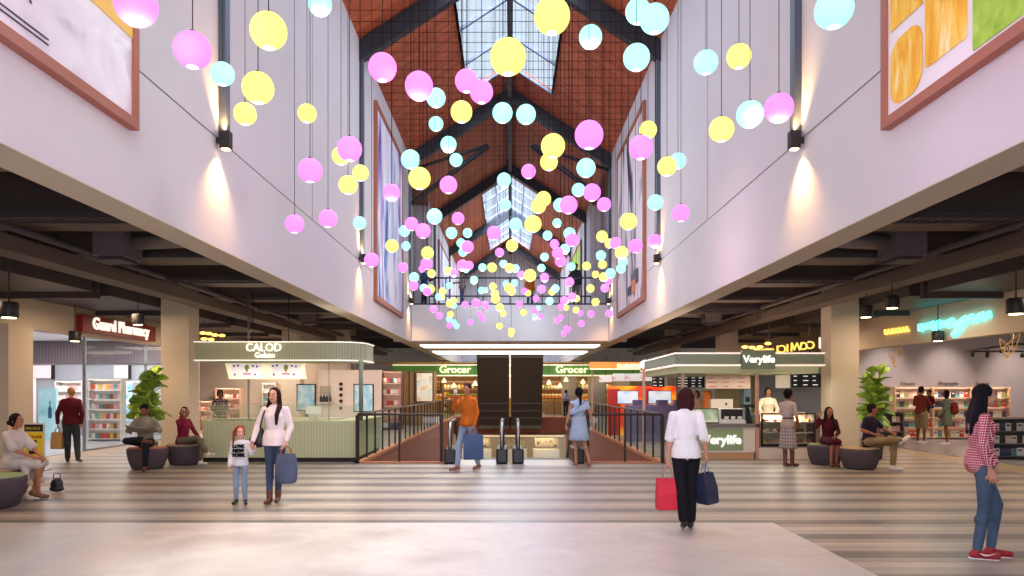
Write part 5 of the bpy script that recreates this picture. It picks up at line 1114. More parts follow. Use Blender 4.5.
            loft(m, [(J['pel']+up*.06, hp, fwd(0)*-1, .155, .11), (J['pel']-up*.05, hp, fwd(0)*-1, .175, .13), (J['pel']-up*.09, hp, fwd(0)*-1, .17, .125)])
            if o.get('drop'):
                mid = J['knR'].lerp(J['knL'], .5)
                for q in (-1, 0, 1): cap(m, mid + V3((q*.08, -.1, -.02)), mid + V3((q*.12, -.2, -o['drop'])), .05, .03)
                for q in (-1, 1): cap(m, J['pel'].lerp(mid, .6) + V3((q*.1, 0, 0)), J['pel'].lerp(mid, .75) + V3((q*.15, 0, -o['drop'])), .06, .05)
            skin_over(m, 'skirt', mt, root, .013, 4, SC_)
        elif kind == 'shoes':
            for k in 'RL':
                m = MB(); a, t_ = J['an'+k], J['to'+k]; dv = V3((t_.x-a.x, t_.y-a.y, t_.z-a.z+.03)); hh = (V3((dv.x, dv.y, 0)) if V3((dv.x, dv.y, 0)).length > .02 else V3((0, 1, 0))).normalized()
                dz = (t_-(a+V3((0, 0, -.05)))); heel = a+V3((0, 0, -.045))-dz.normalized()*.035; toe = t_ + dz.normalized()*.02
                cap(m, heel, toe, .037, .032, 10); cap(m, heel.lerp(toe, .45), toe, .04, .033, 10); cap(m, a+V3((0, 0, -.01)), heel, .042, .037)
                if o.get('boot'): cap(m, a, a.lerp(J['kn'+k], o['boot']), .045, .052)
                if o.get('heel'): cap(m, heel - V3((0, 0, 0)), heel + V3((0, 0, -.035))-hh*.005, .02, .012)
                so = skin_over(m, o.get('name', 'shoe'), mt, root, .009, 2, SC_)
                if o.get('sole'):
                    m = MB(); c_ = [heel+V3((0, 0, -.03))-hh*.03, toe+V3((0, 0, -.028))+hh*.01]; sd_ = hh.cross(V3((0, 0, 1)))*.034
                    qd = [c_[0]-sd_, c_[0]+sd_, c_[1]+sd_, c_[1]-sd_]; lo_ = [p-V3((0, 0, .012)) for p in qd]; vs = [m.b.verts.new(p) for p in qd+lo_]
                    for f in ((0, 1, 2, 3), (7, 6, 5, 4), (0, 4, 5, 1), (1, 5, 6, 2), (2, 6, 7, 3), (3, 7, 4, 0)): m.b.faces.new([vs[i] for i in f])
                    m.b.transform(SC_); m.build('sole', o['sole'], so, local=True)
        elif kind == 'belt':
            loft(m, [(J['pel']+up*.1, hp, fwd(0)*-1, .15, .112), (J['pel']+up*.14, hp, fwd(0)*-1, .147, .11)]); m.b.transform(SC_); m.build('belt', mt, root, local=True)
        elif kind == 'ruffle':
            def fn(u, v):
                a = math.pi*2*u; cc = J['chest'].lerp(J['neck'], .25); rip = 1+.05*math.sin(a*14)*(v+.2)
                return (cc.x+math.cos(a)*(.205+.03*v)*rip, cc.y+math.sin(a)*(.135+.03*v)*rip, cc.z+.06*math.cos(a)*1.3 - v*.13)
            m.grid(fn, 60, 4); bmesh.ops.remove_doubles(m.b, verts=m.b.verts[:], dist=1e-4); m.b.transform(SC_); m.build('ruffle', mt, root, local=True, solid=.005)
    root['_s'] = s; del root['_s']
    def wp(k, off=(0, 0, 0)):   # world position of a joint
        return wmat(root) @ (SC_ @ (J[k] + V3(off)))
    return root, wp
def bag(name, label, top, w, d, h, mt, yaw=0, handle='#b9a58a', drop=.14, soft=False, cat='bag', tilt=0, flare=1.0):
    """a shopping bag hanging from the point top; mouth at top.z-drop"""
    t = empty(name, (top.x, top.y, top.z-drop-h), label, cat, rz=yaw); t.rotation_euler[1] = tilt
    m = MB(); q = flare
    secs = []
    def sec(z, kx, ky): return [(-w/2*kx, -d/2*ky, z), (w/2*kx, -d/2*ky, z), (w/2*kx, d/2*ky, z), (-w/2*kx, d/2*ky, z)]
    prof = [(0, .9*q, .9), (.02, q, 1), (h*.5, 1.0, 1.0 if not soft else 1.15), (h, .97, .45)] if not soft else [(0, .72, .7), (.04, .9, 1), (h*.35, 1.0, 1.2), (h*.75, .95, .9), (h, .78, .4)]
    rings = [[m.b.verts.new(p) for p in sec(*r)] for r in prof]
    for a, b_ in zip(rings, rings[1:]):
        for k in range(4): m.b.faces.new((a[k], a[(k+1) % 4], b_[(k+1) % 4], b_[k]))
    m.b.faces.new(rings[0][::-1])
    o = m.build('body', mt, t, local=True, solid=.006)
    if soft: ss = o.modifiers.new('ss', 'SUBSURF'); ss.levels = 2; ss.render_levels = 2
    hm = mat('handle_'+handle[1:], handle, .7)
    for q_ in (-1, 1):
        y = q_*d*.2; m = MB(); m.tube([(w*.22*math.cos(a)*-1, y*(1-math.sin(a)*.8), h-.02+(drop+.03)*math.sin(a)) for a in [math.pi*i/8 for i in range(9)]], .006, 6); m.build('handle', hm, t, local=True)
    return t
denim = cloth('#4d6a94', 'denim'); denim_d = cloth('#42506c', 'denim'); denim_l = cloth('#94a2bc', 'denim'); white_c = cloth('#ece6ea'); blackc = cloth('#1c1a20')
def upd(J, **k): J.update(k); return J
def at(px, D): return (PX(px, D), D, 0)
# -- woman in white shirt with red bag (back view)
J = upd(stand_pose(), elL=(-.195, -.02, 1.11), wrL=(-.215, .0, .86), elR=(.2, -.05, 1.12), wrR=(.24, .02, .89), anR=(.06, .06, .10), knR=(.075, .07, .52), toR=(.09, .19, .04), anL=(-.03, -.05, .12), knL=(-.06, .0, .52), toL=(-.03, .07, .04), head=(.01, .02, 1.592))
pw, wp = person('woman in a loose white shirt and black trousers seen from behind, holding a red bag', at(686, 8.5), (.1, 1), 1.67, J, [('top', white_c, dict(sleeve=.5, inf=.016, hem=.08, loose=.016, name='shirt')), ('trousers', blackc, dict(to=.97, inf=.016, flare=.012)), ('shoes', mat('black_leather', '#151315', .35), dict(heel=1, name='heeled_shoe'))], ('bob', '#3a181a'), '#c98f78', yaw=-.5, near=True)
redp = speckle(mat('red_paper', '#d8213c', .5), 4, .08, .2); bag('paper_bag', 'bright red paper shopping bag in the left hand of the woman in white', wp('wrL', (0, 0, -.1)), .27, .11, .37, redp, handle='#b98f8f', drop=.14, cat='shopping bag', yaw=.1)
bag('paper_bag', 'narrow navy paper shopping bag in the right hand of the woman in white', wp('wrR', (0.02, 0, -.1)), .17, .19, .36, speckle(mat('navy_paper', '#262c48', .5), 4, .08, .2), handle='#8f86a0', drop=.1, cat='shopping bag', yaw=.5, tilt=-.12)
# -- woman in plaid shirt, far right (profile to the right)
J = upd(stand_pose(), elR=(.22, -.06, 1.12), wrR=(.2, .02, .87), elL=(-.2, .02, 1.12), wrL=(-.17, .12, .92), knR=(.09, .0, .51), anR=(.08, -.06, .085), toR=(.09, .09, .035), knL=(-.08, .16, .52), anL=(-.05, .1, .09), toL=(-.06, .25, .035), head=(0, .035, 1.592))
pw, wp = person('long-haired woman in a red gingham shirt and blue jeans standing at far right', at(981, 7.1), (1, -.28), 1.70, J, [('top', cloth('#a11832', 'plaid'), dict(sleeve=.86, inf=.012, hem=.035, lo=-.04, name='shirt', collar=.01)), ('trousers', cloth('#46566c', 'denim'), dict(to=.98, inf=.006, name='jeans')), ('shoes', mat('red_canvas', '#9c1c2c', .6), dict(sole=mat('shoe_sole', '#eadfdc', .6), name='sneaker'))], ('long', '#15101a'), '#c08a70', yaw=0, near=True)
m = MB(); m.tube([(.118, -.045, .062), (.127, -.01, .045), (.13, .03, .05), (.131, .085, .068)], [.004, .009, .006, .002], 6); m.build('shoe_mark', mat('white_sneaker', '#e4dcd6', .6), pw, local=True)
# -- mother
J = upd(stand_pose(), elR=(.26, -.02, 1.14), wrR=(.29, .12, .92), elL=(-.23, .0, 1.12), wrL=(-.2, .12, .92), knR=(.06, .06, .51), anR=(.05, .1, .09), toR=(.06, .23, .04), knL=(-.06, .0, .5), anL=(-.03, -.05, .09), toL=(-.04, .07, .04), head=(.005, .03, 1.592))
pm_, wpm = person('smiling dark-haired mother in a white blouse and blue jeans holding a girl by the hand', at(275, 10.55), (.03, -1), 1.68, J, [('top', cloth('#f0e2e4'), dict(sleeve=.97, inf=.02, hem=.1, name='blouse')), ('trousers', denim_d, dict(to=.93, inf=.006, name='jeans')), ('shoes', mat('brown_leather', '#6b3a2a', .45), dict(boot=.2, name='ankle_boot'))], ('front', '#2e1416'), '#dca38a', yaw=-.1, near=True)
bag('tote_bag', 'big slate grey shopping bag in the hand of the mother', wpm('wrL', (0, 0, -.09)), .36, .2, .44, cloth('#59627c'), handle='#a9694c', drop=.09, soft=True, cat='shopping bag')
t = empty('shoulder_bag', wpm('shR', (.06, -.02, -.42)), 'black leather shoulder bag under the arm of the mother', 'shoulder bag')
m = MB(); c = t.location; m.b.transform(Matrix.Identity(4)); m.ell((c.x-.05, c.y+.04, c.z+.03), (.1, .07, .15)); m.ell((c.x-.06, c.y+.04, c.z-.05), (.14, .08, .1)); ob = skin_over(m, 'body', mat('bag_leather', '#241c24', .45), t, .012, 3, Matrix.Translation(-c))
m = MB(); a = wpm('shR', (-.03, 0, .06)); m.tube([(c.x-.12, c.y+.06, c.z+.08), (a.x-.03, a.y+.05, a.z-.12), (a.x, a.y-.0, a.z+.005), (a.x-.02, a.y-.09, a.z-.12), (c.x-.02, c.y-.02, c.z+.1)], .011, 8); m.build('strap', mat('bag_leather'), t)
# -- girl
gJ = upd(stand_pose(), elL=(-.25, .0, 1.14), wrL=(-.32, .06, 1.22), elR=(.215, -.03, 1.12), wrR=(.235, .03, .87), knL=(-.09, .03, .5), anL=(-.12, .05, .085), toL=(-.17, .18, .035), head=(0, .03, 1.62))
pg_, wpg = person('little girl with a red side ponytail in a white lettered sweater and jeans', at(240.5, 10.45), (.08, -1), 1.09, gJ, [('top', white_c, dict(sleeve=.98, inf=.03, hem=.08, name='sweater')), ('trousers', denim_l, dict(to=.96, inf=.014, name='jeans')), ('shoes', mat('black_leather'), dict(boot=.25, name='ankle_boot'))], ('sidetail', '#8a3a26'), '#e3ab92', sex='c', yaw=.35, near=True, curl=(.6, .9))
for k, s_ in enumerate(('LOVE', 'NEW', 'YORK')):
    text(s_, .068, blackc, wpg('chest', (.0, .165, .04-.1*k)), (math.pi/2, 0, .08), pg_, ext=.02, bold=.003)
# -- man in the orange jumper
J = upd(stand_pose(), elR=(.27, .12, 1.22), wrR=(.13, .22, 1.44), elL=(-.22, -.02, 1.13), wrL=(-.23, .08, .89), knR=(.1, .14, .52), anR=(.1, .2, .085), toR=(.12, .35, .035), knL=(-.1, -.04, .5), anL=(-.1, -.2, .1), toL=(-.11, -.07, .035))
po, wpo = person('man in an orange jumper and pale jeans drinking, with a blue bag, by the escalator', at(468, 14.9), (-.62, -.78), 1.78, J, [('top', cloth('#c56a24'), dict(sleeve=.97, inf=.02, hem=.07, name='jumper', collar=.02)), ('trousers', denim_l, dict(to=.97, inf=.015, name='jeans')), ('shoes', mat('tan_leather', '#9a6a55', .5), dict(sole=mat('shoe_sole'), name='shoe'))], ('crop', '#181214'), '#b87c60', sex='m', yaw=.25, curl=(1.1, .9), hn={'R': ((-.5, .35, .45), (-.2, .3, -1))})
t = empty('drink_can', wpo('wrR', (-.05, .06, .1)), 'small cup raised to the mouth of the man in orange', 'cup'); c = t.location; m = MB(); m.lathe([(0, -.045), (.03, -.045), (.036, .045), (.032, .045), (.028, -.04), (0, -.04)], c, 14); m.build('body', white, t)
bag('paper_bag', 'large dark blue shopping bag carried by the man in orange', wpo('wrL', (0, .02, -.09)), .4, .13, .5, speckle(mat('blue_paper', '#35507c', .55), 5, .08, .2), handle='#8e8ea6', drop=.1, cat='shopping bag', yaw=.12)
# -- woman in the blue ruffled dress (back view)
J = upd(stand_pose(), elL=(-.23, -.02, 1.12), wrL=(-.27, .03, .90), elR=(.24, -.05, 1.13), wrR=(.3, .0, .90), knR=(.12, -.0, .5), anR=(.2, -.12, .09), toR=(.2, .0, .035), knL=(-.07, .05, .5), anL=(-.06, .04, .085), toL=(-.07, .18, .035))
pb, wpb = person('woman in a pale blue ruffled one-shoulder dress walking away near the right railing', at(579, 15.6), (-.12, 1), 1.70, J, [('top', cloth('#a9bcd9'), dict(sleeve=0, inf=.012, one='L', name='dress_bodice')), ('skirt', cloth('#a9bcd9'), dict(z0=1.1, z1=.56, w0=.14, w1=.215)), ('ruffle', cloth('#a9bcd9')), ('belt', cloth('#98aed0')), ('shoes', mat('tan_leather'), dict(name='sandal'))], ('tail', '#17121a'), '#bd8870')
t = empty('handbag', wpb('wrL', (.06, .0, .02)), 'small dark green handbag at the hip of the woman in blue', 'handbag'); c = t.location; m = MB(); m.ell(c, (.085, .05, .09)); skin_over(m, 'body', mat('green_leather', '#3c4038', .5), t, .012, 2, Matrix.Translation(-c)); m = MB(); a = wpb('shR', (0, 0, .06)); m.tube([(c.x, c.y, c.z+.06), wpb('chest', (-.1, -.15, -.02)), wpb('chest', (.05, -.135, .1)), a], .006, 6); m.build('strap', mat('green_leather'), t)
# -- man in maroon walking away
J = upd(stand_pose(), elL=(-.26, .0, 1.12), wrL=(-.28, .1, .88), elR=(.23, -.08, 1.12), wrR=(.2, .0, .88), knR=(.11, .04, .5), anR=(.17, -.2, .12), toR=(.2, -.08, .04), knL=(-.08, .08, .51), anL=(-.08, .08, .085), toL=(-.1, .22, .035))
p, wq = person('balding man in a maroon jumper and charcoal trousers walking into the pharmacy', at(71, 16.4), (-.35, .9), 1.72, J, [('top', cloth('#5d1c28'), dict(sleeve=.97, inf=.022, hem=.08, name='jumper')), ('trousers', cloth('#3b4046'), dict(to=.98, inf=.02)), ('shoes', mat('black_leather'), dict(name='shoe'))], ('thin', '#b98c5a'), '#b98163', sex='m', build=1.06)
bag('tote_bag', 'tan paper carrier bag in the hand of the man in maroon', wq('wrL', (0, 0, -.1)), .25, .12, .38, speckle(mat('kraft_paper', '#c9a06a', .7), 5, .08, .2), handle='#a98252', drop=.1, cat='shopping bag')
# -- seated woman in pale dress at far left
J = upd(sit_pose(), wrR=(.06, .43, .63), elR=(.2, .18, .76), wrL=(-.03, .46, .63), elL=(-.18, .2, .76), knR=(.06, .46, .53), knL=(-.06, .46, .55), anR=(.03, .44, .1), toR=(.02, .57, .04), anL=(.05, .38, .12), toL=(.06, .5, .05))
p, wq = person('dark-haired woman in a pale grey dress sitting on a round seat at far left', (-7.6, 11.0, 0), (1, -.08), 1.68, J, [('top', cloth('#cfc3c1'), dict(sleeve=.42, inf=.022, loose=.03, name='dress_bodice')), ('lap', cloth('#cfc3c1'), dict(drop=.28)), ('shoes', mat('tan_leather'), dict(name='flat_shoe'))], ('bun', '#1f1315'), '#b5775a')
t = empty('handbag', (-7.3, 11.6, 0), 'dark leather handbag standing on the floor behind the seated woman in the pale dress', 'handbag'); m = MB(); m.ell((-7.3, 11.6, .13), (.1, .07, .11)); m.ell((-7.3, 11.6, .06), (.12, .08, .05)); skin_over(m, 'body', mat('bag_leather'), t, .014, 3, Matrix.Translation((7.3, -11.6, 0))); m = MB(); m.tube([(-7.36, 11.6, .22), (-7.35, 11.6, .3), (-7.25, 11.6, .3), (-7.24, 11.6, .22)], .008, 6); m.build('handle', mat('bag_leather'), t)
# -- man with newspaper
J = upd(sit_pose(), knL=(-.13, .44, .55), anL=(-.1, .42, .09), toL=(-.12, .57, .035), knR=(.24, .42, .60), anR=(-.1, .5, .64), toR=(-.22, .52, .58), elR=(.3, .1, .78), wrR=(.22, .3, .78), elL=(-.3, .12, .78), wrL=(-.2, .34, .80), head=(0, .09, 1.195))
p, wq = person('bearded man in a grey turtleneck and black trousers reading on a round seat', (-7.6, 15.02, 0), (.2, -1), 1.76, J, [('top', cloth('#8e8778'), dict(sleeve=.97, inf=.02, name='jumper', collar=.05)), ('trousers', cloth('#20242c'), dict(to=.97, inf=.014)), ('shoes', mat('brown_leather'), dict(name='shoe'))], ('crop', '#1b1212'), '#8a5a42', sex='m', pitch=-.5)
t = empty('newspaper', wq('wrR', (-.2, .06, .0)), 'open grey newspaper held by the man in the turtleneck', 'newspaper'); m = MB(); R_ = wmat(p)
def npf(u, v): q = R_ @ V3((-.3+.6*u, .38+.0*v, .88+0)); a = (u-.5); return tuple(R_ @ V3((-.06+a*.56, .36+.20*v+.08*abs(a), .76+.13*v+.12*abs(a))))
m.grid(npf, 12, 6); m.build('paper', speckle(mat('newsprint', '#9a948c', .8), 30, .25), t, solid=.006)
# -- woman on phone
J = upd(sit_pose(), elR=(.27, .16, .92), wrR=(.13, .1, 1.13), elL=(-.22, .12, .74), wrL=(-.08, .38, .64), knR=(.04, .46, .62), anR=(.0, .72, .28), toR=(.0, .86, .26), knL=(-.08, .45, .55), anL=(-.06, .44, .085), toL=(-.07, .58, .035))
p, wq = person('woman in a burgundy blouse and olive trousers talking on the phone, seated', (-7.2, 15.85, 0), (.93, -.35), 1.66, J, [('top', cloth('#7c1f38'), dict(sleeve=.97, inf=.018, name='blouse')), ('trousers', cloth('#6b6450'), dict(to=.93, inf=.01)), ('shoes', mat('white_sneaker', '#e4dcd6', .6), dict(name='sneaker'))], ('bun', '#20141a'), '#a46b52', yaw=0, hn={'R': ((-.1, .1, .9), (-1, 0, 0))})
t = empty('phone', wq('wrR', (-.035, .01, .07)), 'pale smartphone held to the ear of the woman in burgundy', 'phone'); c = t.location; m = MB(); m.box(-.006, .006, -.036, .036, -.075, .075); o = m.build('body', mat('phone_white', '#e8e4e0', .3), t, local=True); o.rotation_euler = (0, 0, t.rotation_euler[2] + 1.2)
# -- seated woman in dark dress
J = upd(sit_pose(), elR=(.28, .1, .86), wrR=(.2, .05, 1.1), elL=(-.2, .1, .74), wrL=(-.02, .36, .64), knR=(.05, .44, .54), knL=(-.07, .44, .54), anR=(.07, .42, .085), toR=(.08, .55, .035), anL=(-.04, .4, .085), toL=(-.05, .53, .035))
p, wq = person('long-haired woman in a dark burgundy dress seated beside the near right column', (7.02, 15.9, 0), (-.1, -1), 1.66, J, [('top', cloth('#4c1626'), dict(sleeve=.86, inf=.018, name='dress_bodice')), ('lap', cloth('#4c1626')), ('shoes', mat('brown_leather'), dict(name='shoe'))], ('front', '#1d1116'), '#a86a52', curl=(.9, .5), hn={'R': ((-.3, 0, .7), (-1, 0, 0))})
# -- man in navy polo
J = upd(sit_pose(), knR=(.1, .44, .56), anR=(.1, .42, .085), toR=(.12, .57, .035), knL=(-.22, .40, .60), anL=(.1, .56, .62), toL=(.22, .62, .66), elR=(.27, .0, .78), wrR=(.2, .24, .70), elL=(-.28, .16, .80), wrL=(-.12, .42, .72))
J.update(knR=(.24, .40, .60), anR=(-.06, .6, .62), toR=(-.2, .66, .66), knL=(-.1, .44, .56), anL=(-.1, .42, .085), toL=(-.12, .57, .035))
p, wq = person('man in a navy polo shirt and khaki trousers sitting with one leg crossed', (7.5, 15.05, 0), (.62, -.78), 1.78, J, [('top', cloth('#2b2438'), dict(sleeve=.36, inf=.02, name='polo_shirt', collar=.012)), ('trousers', cloth('#8f7a58'), dict(to=.95, inf=.018)), ('shoes', mat('white_sneaker'), dict(name='sneaker'))], ('crop', '#1a1112'), '#a0674c', sex='m', yaw=.7)
# -- woman in plaid skirt at the pastry case
J = upd(stand_pose(), elR=(.22, -.0, 1.12), wrR=(.18, .12, .92), elL=(-.2, .05, 1.14), wrL=(-.1, .2, 1.02), anR=(.06, .06, .09), toR=(.08, .2, .035), anL=(-.05, -.03, .09), toL=(-.06, .1, .035))
p, wq = person('short-haired woman in a grey blouse and checked midi skirt at the pastry case', at(788, 15.5), (.85, .5), 1.66, J, [('top', cloth('#b8a79c'), dict(sleeve=.45, inf=.016, name='blouse')), ('skirt', cloth('#8b7b78', 'tweed'), dict(z0=1.06, z1=.4, w0=.13, w1=.2)), ('belt', mat('brown_leather')), ('shoes', mat('brown_leather'), dict(boot=.6, heel=1, name='boot'))], ('afro', '#150f12'), '#8b573f')
# -- family in front of the bookcase
J = upd(stand_pose(), elR=(.26, .06, 1.14), wrR=(.12, .26, 1.12), elL=(-.26, .08, 1.14), wrL=(-.08, .28, 1.18))
p, wq = person('man in a rust shirt and khaki shorts carrying a child before the bookcase', at(921, 21.9), (.75, .4), 1.76, J, [('top', cloth('#6a2c22'), dict(sleeve=.4, inf=.022, hem=.06, name='shirt')), ('trousers', cloth('#8a7658'), dict(to=.46, inf=.03, name='shorts')), ('shoes', mat('white_sneaker'), dict(name='sneaker'))], ('crop', '#1a1112'), '#7d4a35', sex='m')
J = upd(sit_pose(), elR=(.2, .14, .85), wrR=(.14, .3, .9), anR=(.12, .3, .2), toR=(.12, .4, .14), anL=(-.12, .3, .2), toL=(-.12, .4, .14), knR=(.16, .3, .52), knL=(-.16, .3, .52))
person('small child in a dark red top held on the arm of the man in shorts', (PX(932.5, 21.9), 22.02, .82), (-.8, -.3), 1.05, J, [('top', cloth('#56141f'), dict(sleeve=.9, inf=.03)), ('trousers', cloth('#2c3038'), dict(to=.95, inf=.02)), ('shoes', mat('white_sneaker'), dict(name='shoe'))], ('crop', '#150f12'), '#7d4a35', sex='c')
J = upd(stand_pose(), elR=(.22, .0, 1.12), wrR=(.2, .1, .9), elL=(-.2, .03, 1.13), wrL=(-.17, .14, .94))
p, wq = person('woman in a grey-green dress with a red backpack facing the bookcase', at(946.5, 21.6), (-.75, .5), 1.64, J, [('top', cloth('#6c7564'), dict(sleeve=.9, inf=.018, name='dress_bodice')), ('skirt', cloth('#6c7564'), dict(z0=1.08, z1=.6, w0=.15, w1=.2)), ('shoes', mat('white_sneaker'), dict(name='sneaker'))], ('bob', '#1a1114'), '#7f4d38')
t = empty('backpack', wq('chest', (0, -.2, -.12)), 'rust red backpack on the woman in the grey-green dress', 'backpack'); c = t.location; m = MB(); m.ell(c + V3((0, 0, .02)), (.12, .12, .17)); m.ell(c + V3((0, 0, -.1)), (.13, .12, .1)); skin_over(m, 'body', cloth('#7c2e25'), t, .014, 3, Matrix.Translation(-c)); m = MB(); m.tube([wq('chest', (.09, -.16, .1)), wq('shR', (-.06, 0, .07)), wq('chest', (.1, .13, -.02)), wq('pel', (.15, -.05, .2))], .012, 6); m.build('strap', cloth('#5e231d'), t)
# -- attendants
J = upd(stand_pose(), elR=(.2, .1, 1.15), wrR=(.1, .28, 1.1), elL=(-.2, .1, 1.15), wrL=(-.08, .28, 1.08))
person('attendant in a checked maroon shirt over a green top behind the gelato counter', at(220, 20.1), (.25, -1), 1.66, J, [('top', cloth('#4e1f2c', 'tweed'), dict(sleeve=.9, inf=.025, hem=.06, name='shirt')), ('trousers', blackc, {}), ('shoes', mat('black_leather'), {})], ('bun', '#1b1216'), '#7f4d38')
person('barista in a cream uniform behind the pastry case', at(768, 19.0), (-.1, -1), 1.70, upd(stand_pose(), elR=(.24, .05, 1.14), wrR=(.16, .22, 1.0), elL=(-.24, .05, 1.14), wrL=(-.14, .22, 1.0)), [('top', cloth('#e8dcc4'), dict(sleeve=.9, inf=.022, hem=.1, name='jacket')), ('trousers', cloth('#b39a7c'), {}), ('shoes', mat('black_leather'), {})], ('bun', '#1b1216'), '#b07a5e')
person('barista in a tan top working beside the orange machine', at(697, 20.2), (-.5, -.6), 1.62, upd(stand_pose(), wrR=(.1, .3, 1.0), wrL=(-.1, .3, 1.0), elR=(.22, .1, 1.12), elL=(-.22, .1, 1.12)), [('top', cloth('#c89a7c'), dict(sleeve=.5)), ('trousers', blackc, {}), ('shoes', mat('black_leather'), {})], ('bun', '#1b1216'), '#c08a6c')
person('woman in a lilac top and dark trousers standing beyond the void by the grocer', at(566, 45.0), (-.3, .9), 1.66, stand_pose(), [('top', cloth('#b4a6c0'), dict(sleeve=.6)), ('trousers', blackc, {}), ('shoes', mat('black_leather'), {})], ('tail', '#150f12'), '#a06a52')
# -- people on the footbridge
for px, D, face, h, fit, hr, sx, lab, JJ in (
    (462.5, 30.6, (-1, -.1), 1.70, [('top', cloth('#5a4046', 'tweed'), dict(sleeve=.9, inf=.022, hem=.08, name='shirt')), ('trousers', denim_d, {}), ('shoes', mat('black_leather'), {})], ('bun', '#20141a'), 'f', 'woman in a dark checked shirt walking left on the footbridge', dict(elR=(.2, .1, 1.15), wrR=(.15, .3, 1.12))),
    (576, 30.0, (-.5, -.8), 1.82, [('top', cloth('#2a2a34'), dict(sleeve=.97, inf=.024, hem=.08, name='jacket')), ('trousers', cloth('#4e5468'), {}), ('shoes', mat('black_leather'), {})], ('crop', '#151013'), 'm', 'man in a dark jacket leaning at the right of the footbridge railing', dict(elR=(.26, .1, 1.2), wrR=(.2, .2, 1.15))),
    (530, 31.0, (.3, -.9), 1.60, [('top', cloth('#b45c28'), dict(sleeve=.9, inf=.022, hem=.08, name='jumper')), ('trousers', denim_d, {}), ('shoes', mat('black_leather'), {})], ('long', '#5a2f20'), 'f', 'person in an orange jumper in the middle of the footbridge', {}),
    (424, 30.2, (.8, -.5), 1.72, [('top', cloth('#2c4470'), dict(sleeve=.97, inf=.022, hem=.08, name='jumper')), ('trousers', cloth('#2a2830'), {}), ('shoes', mat('black_leather'), {})], ('crop', '#151013'), 'm', 'man in a blue jumper at the left end of the footbridge', dict(elR=(.22, .12, 1.15), wrR=(.15, .32, 1.15), elL=(-.22, .12, 1.15), wrL=(-.15, .32, 1.15)))):
    person(lab, (PX(px, D), D, 5.1), face, h, upd(stand_pose(), **JJ), fit, hr, '#8a563f', sex=sx)
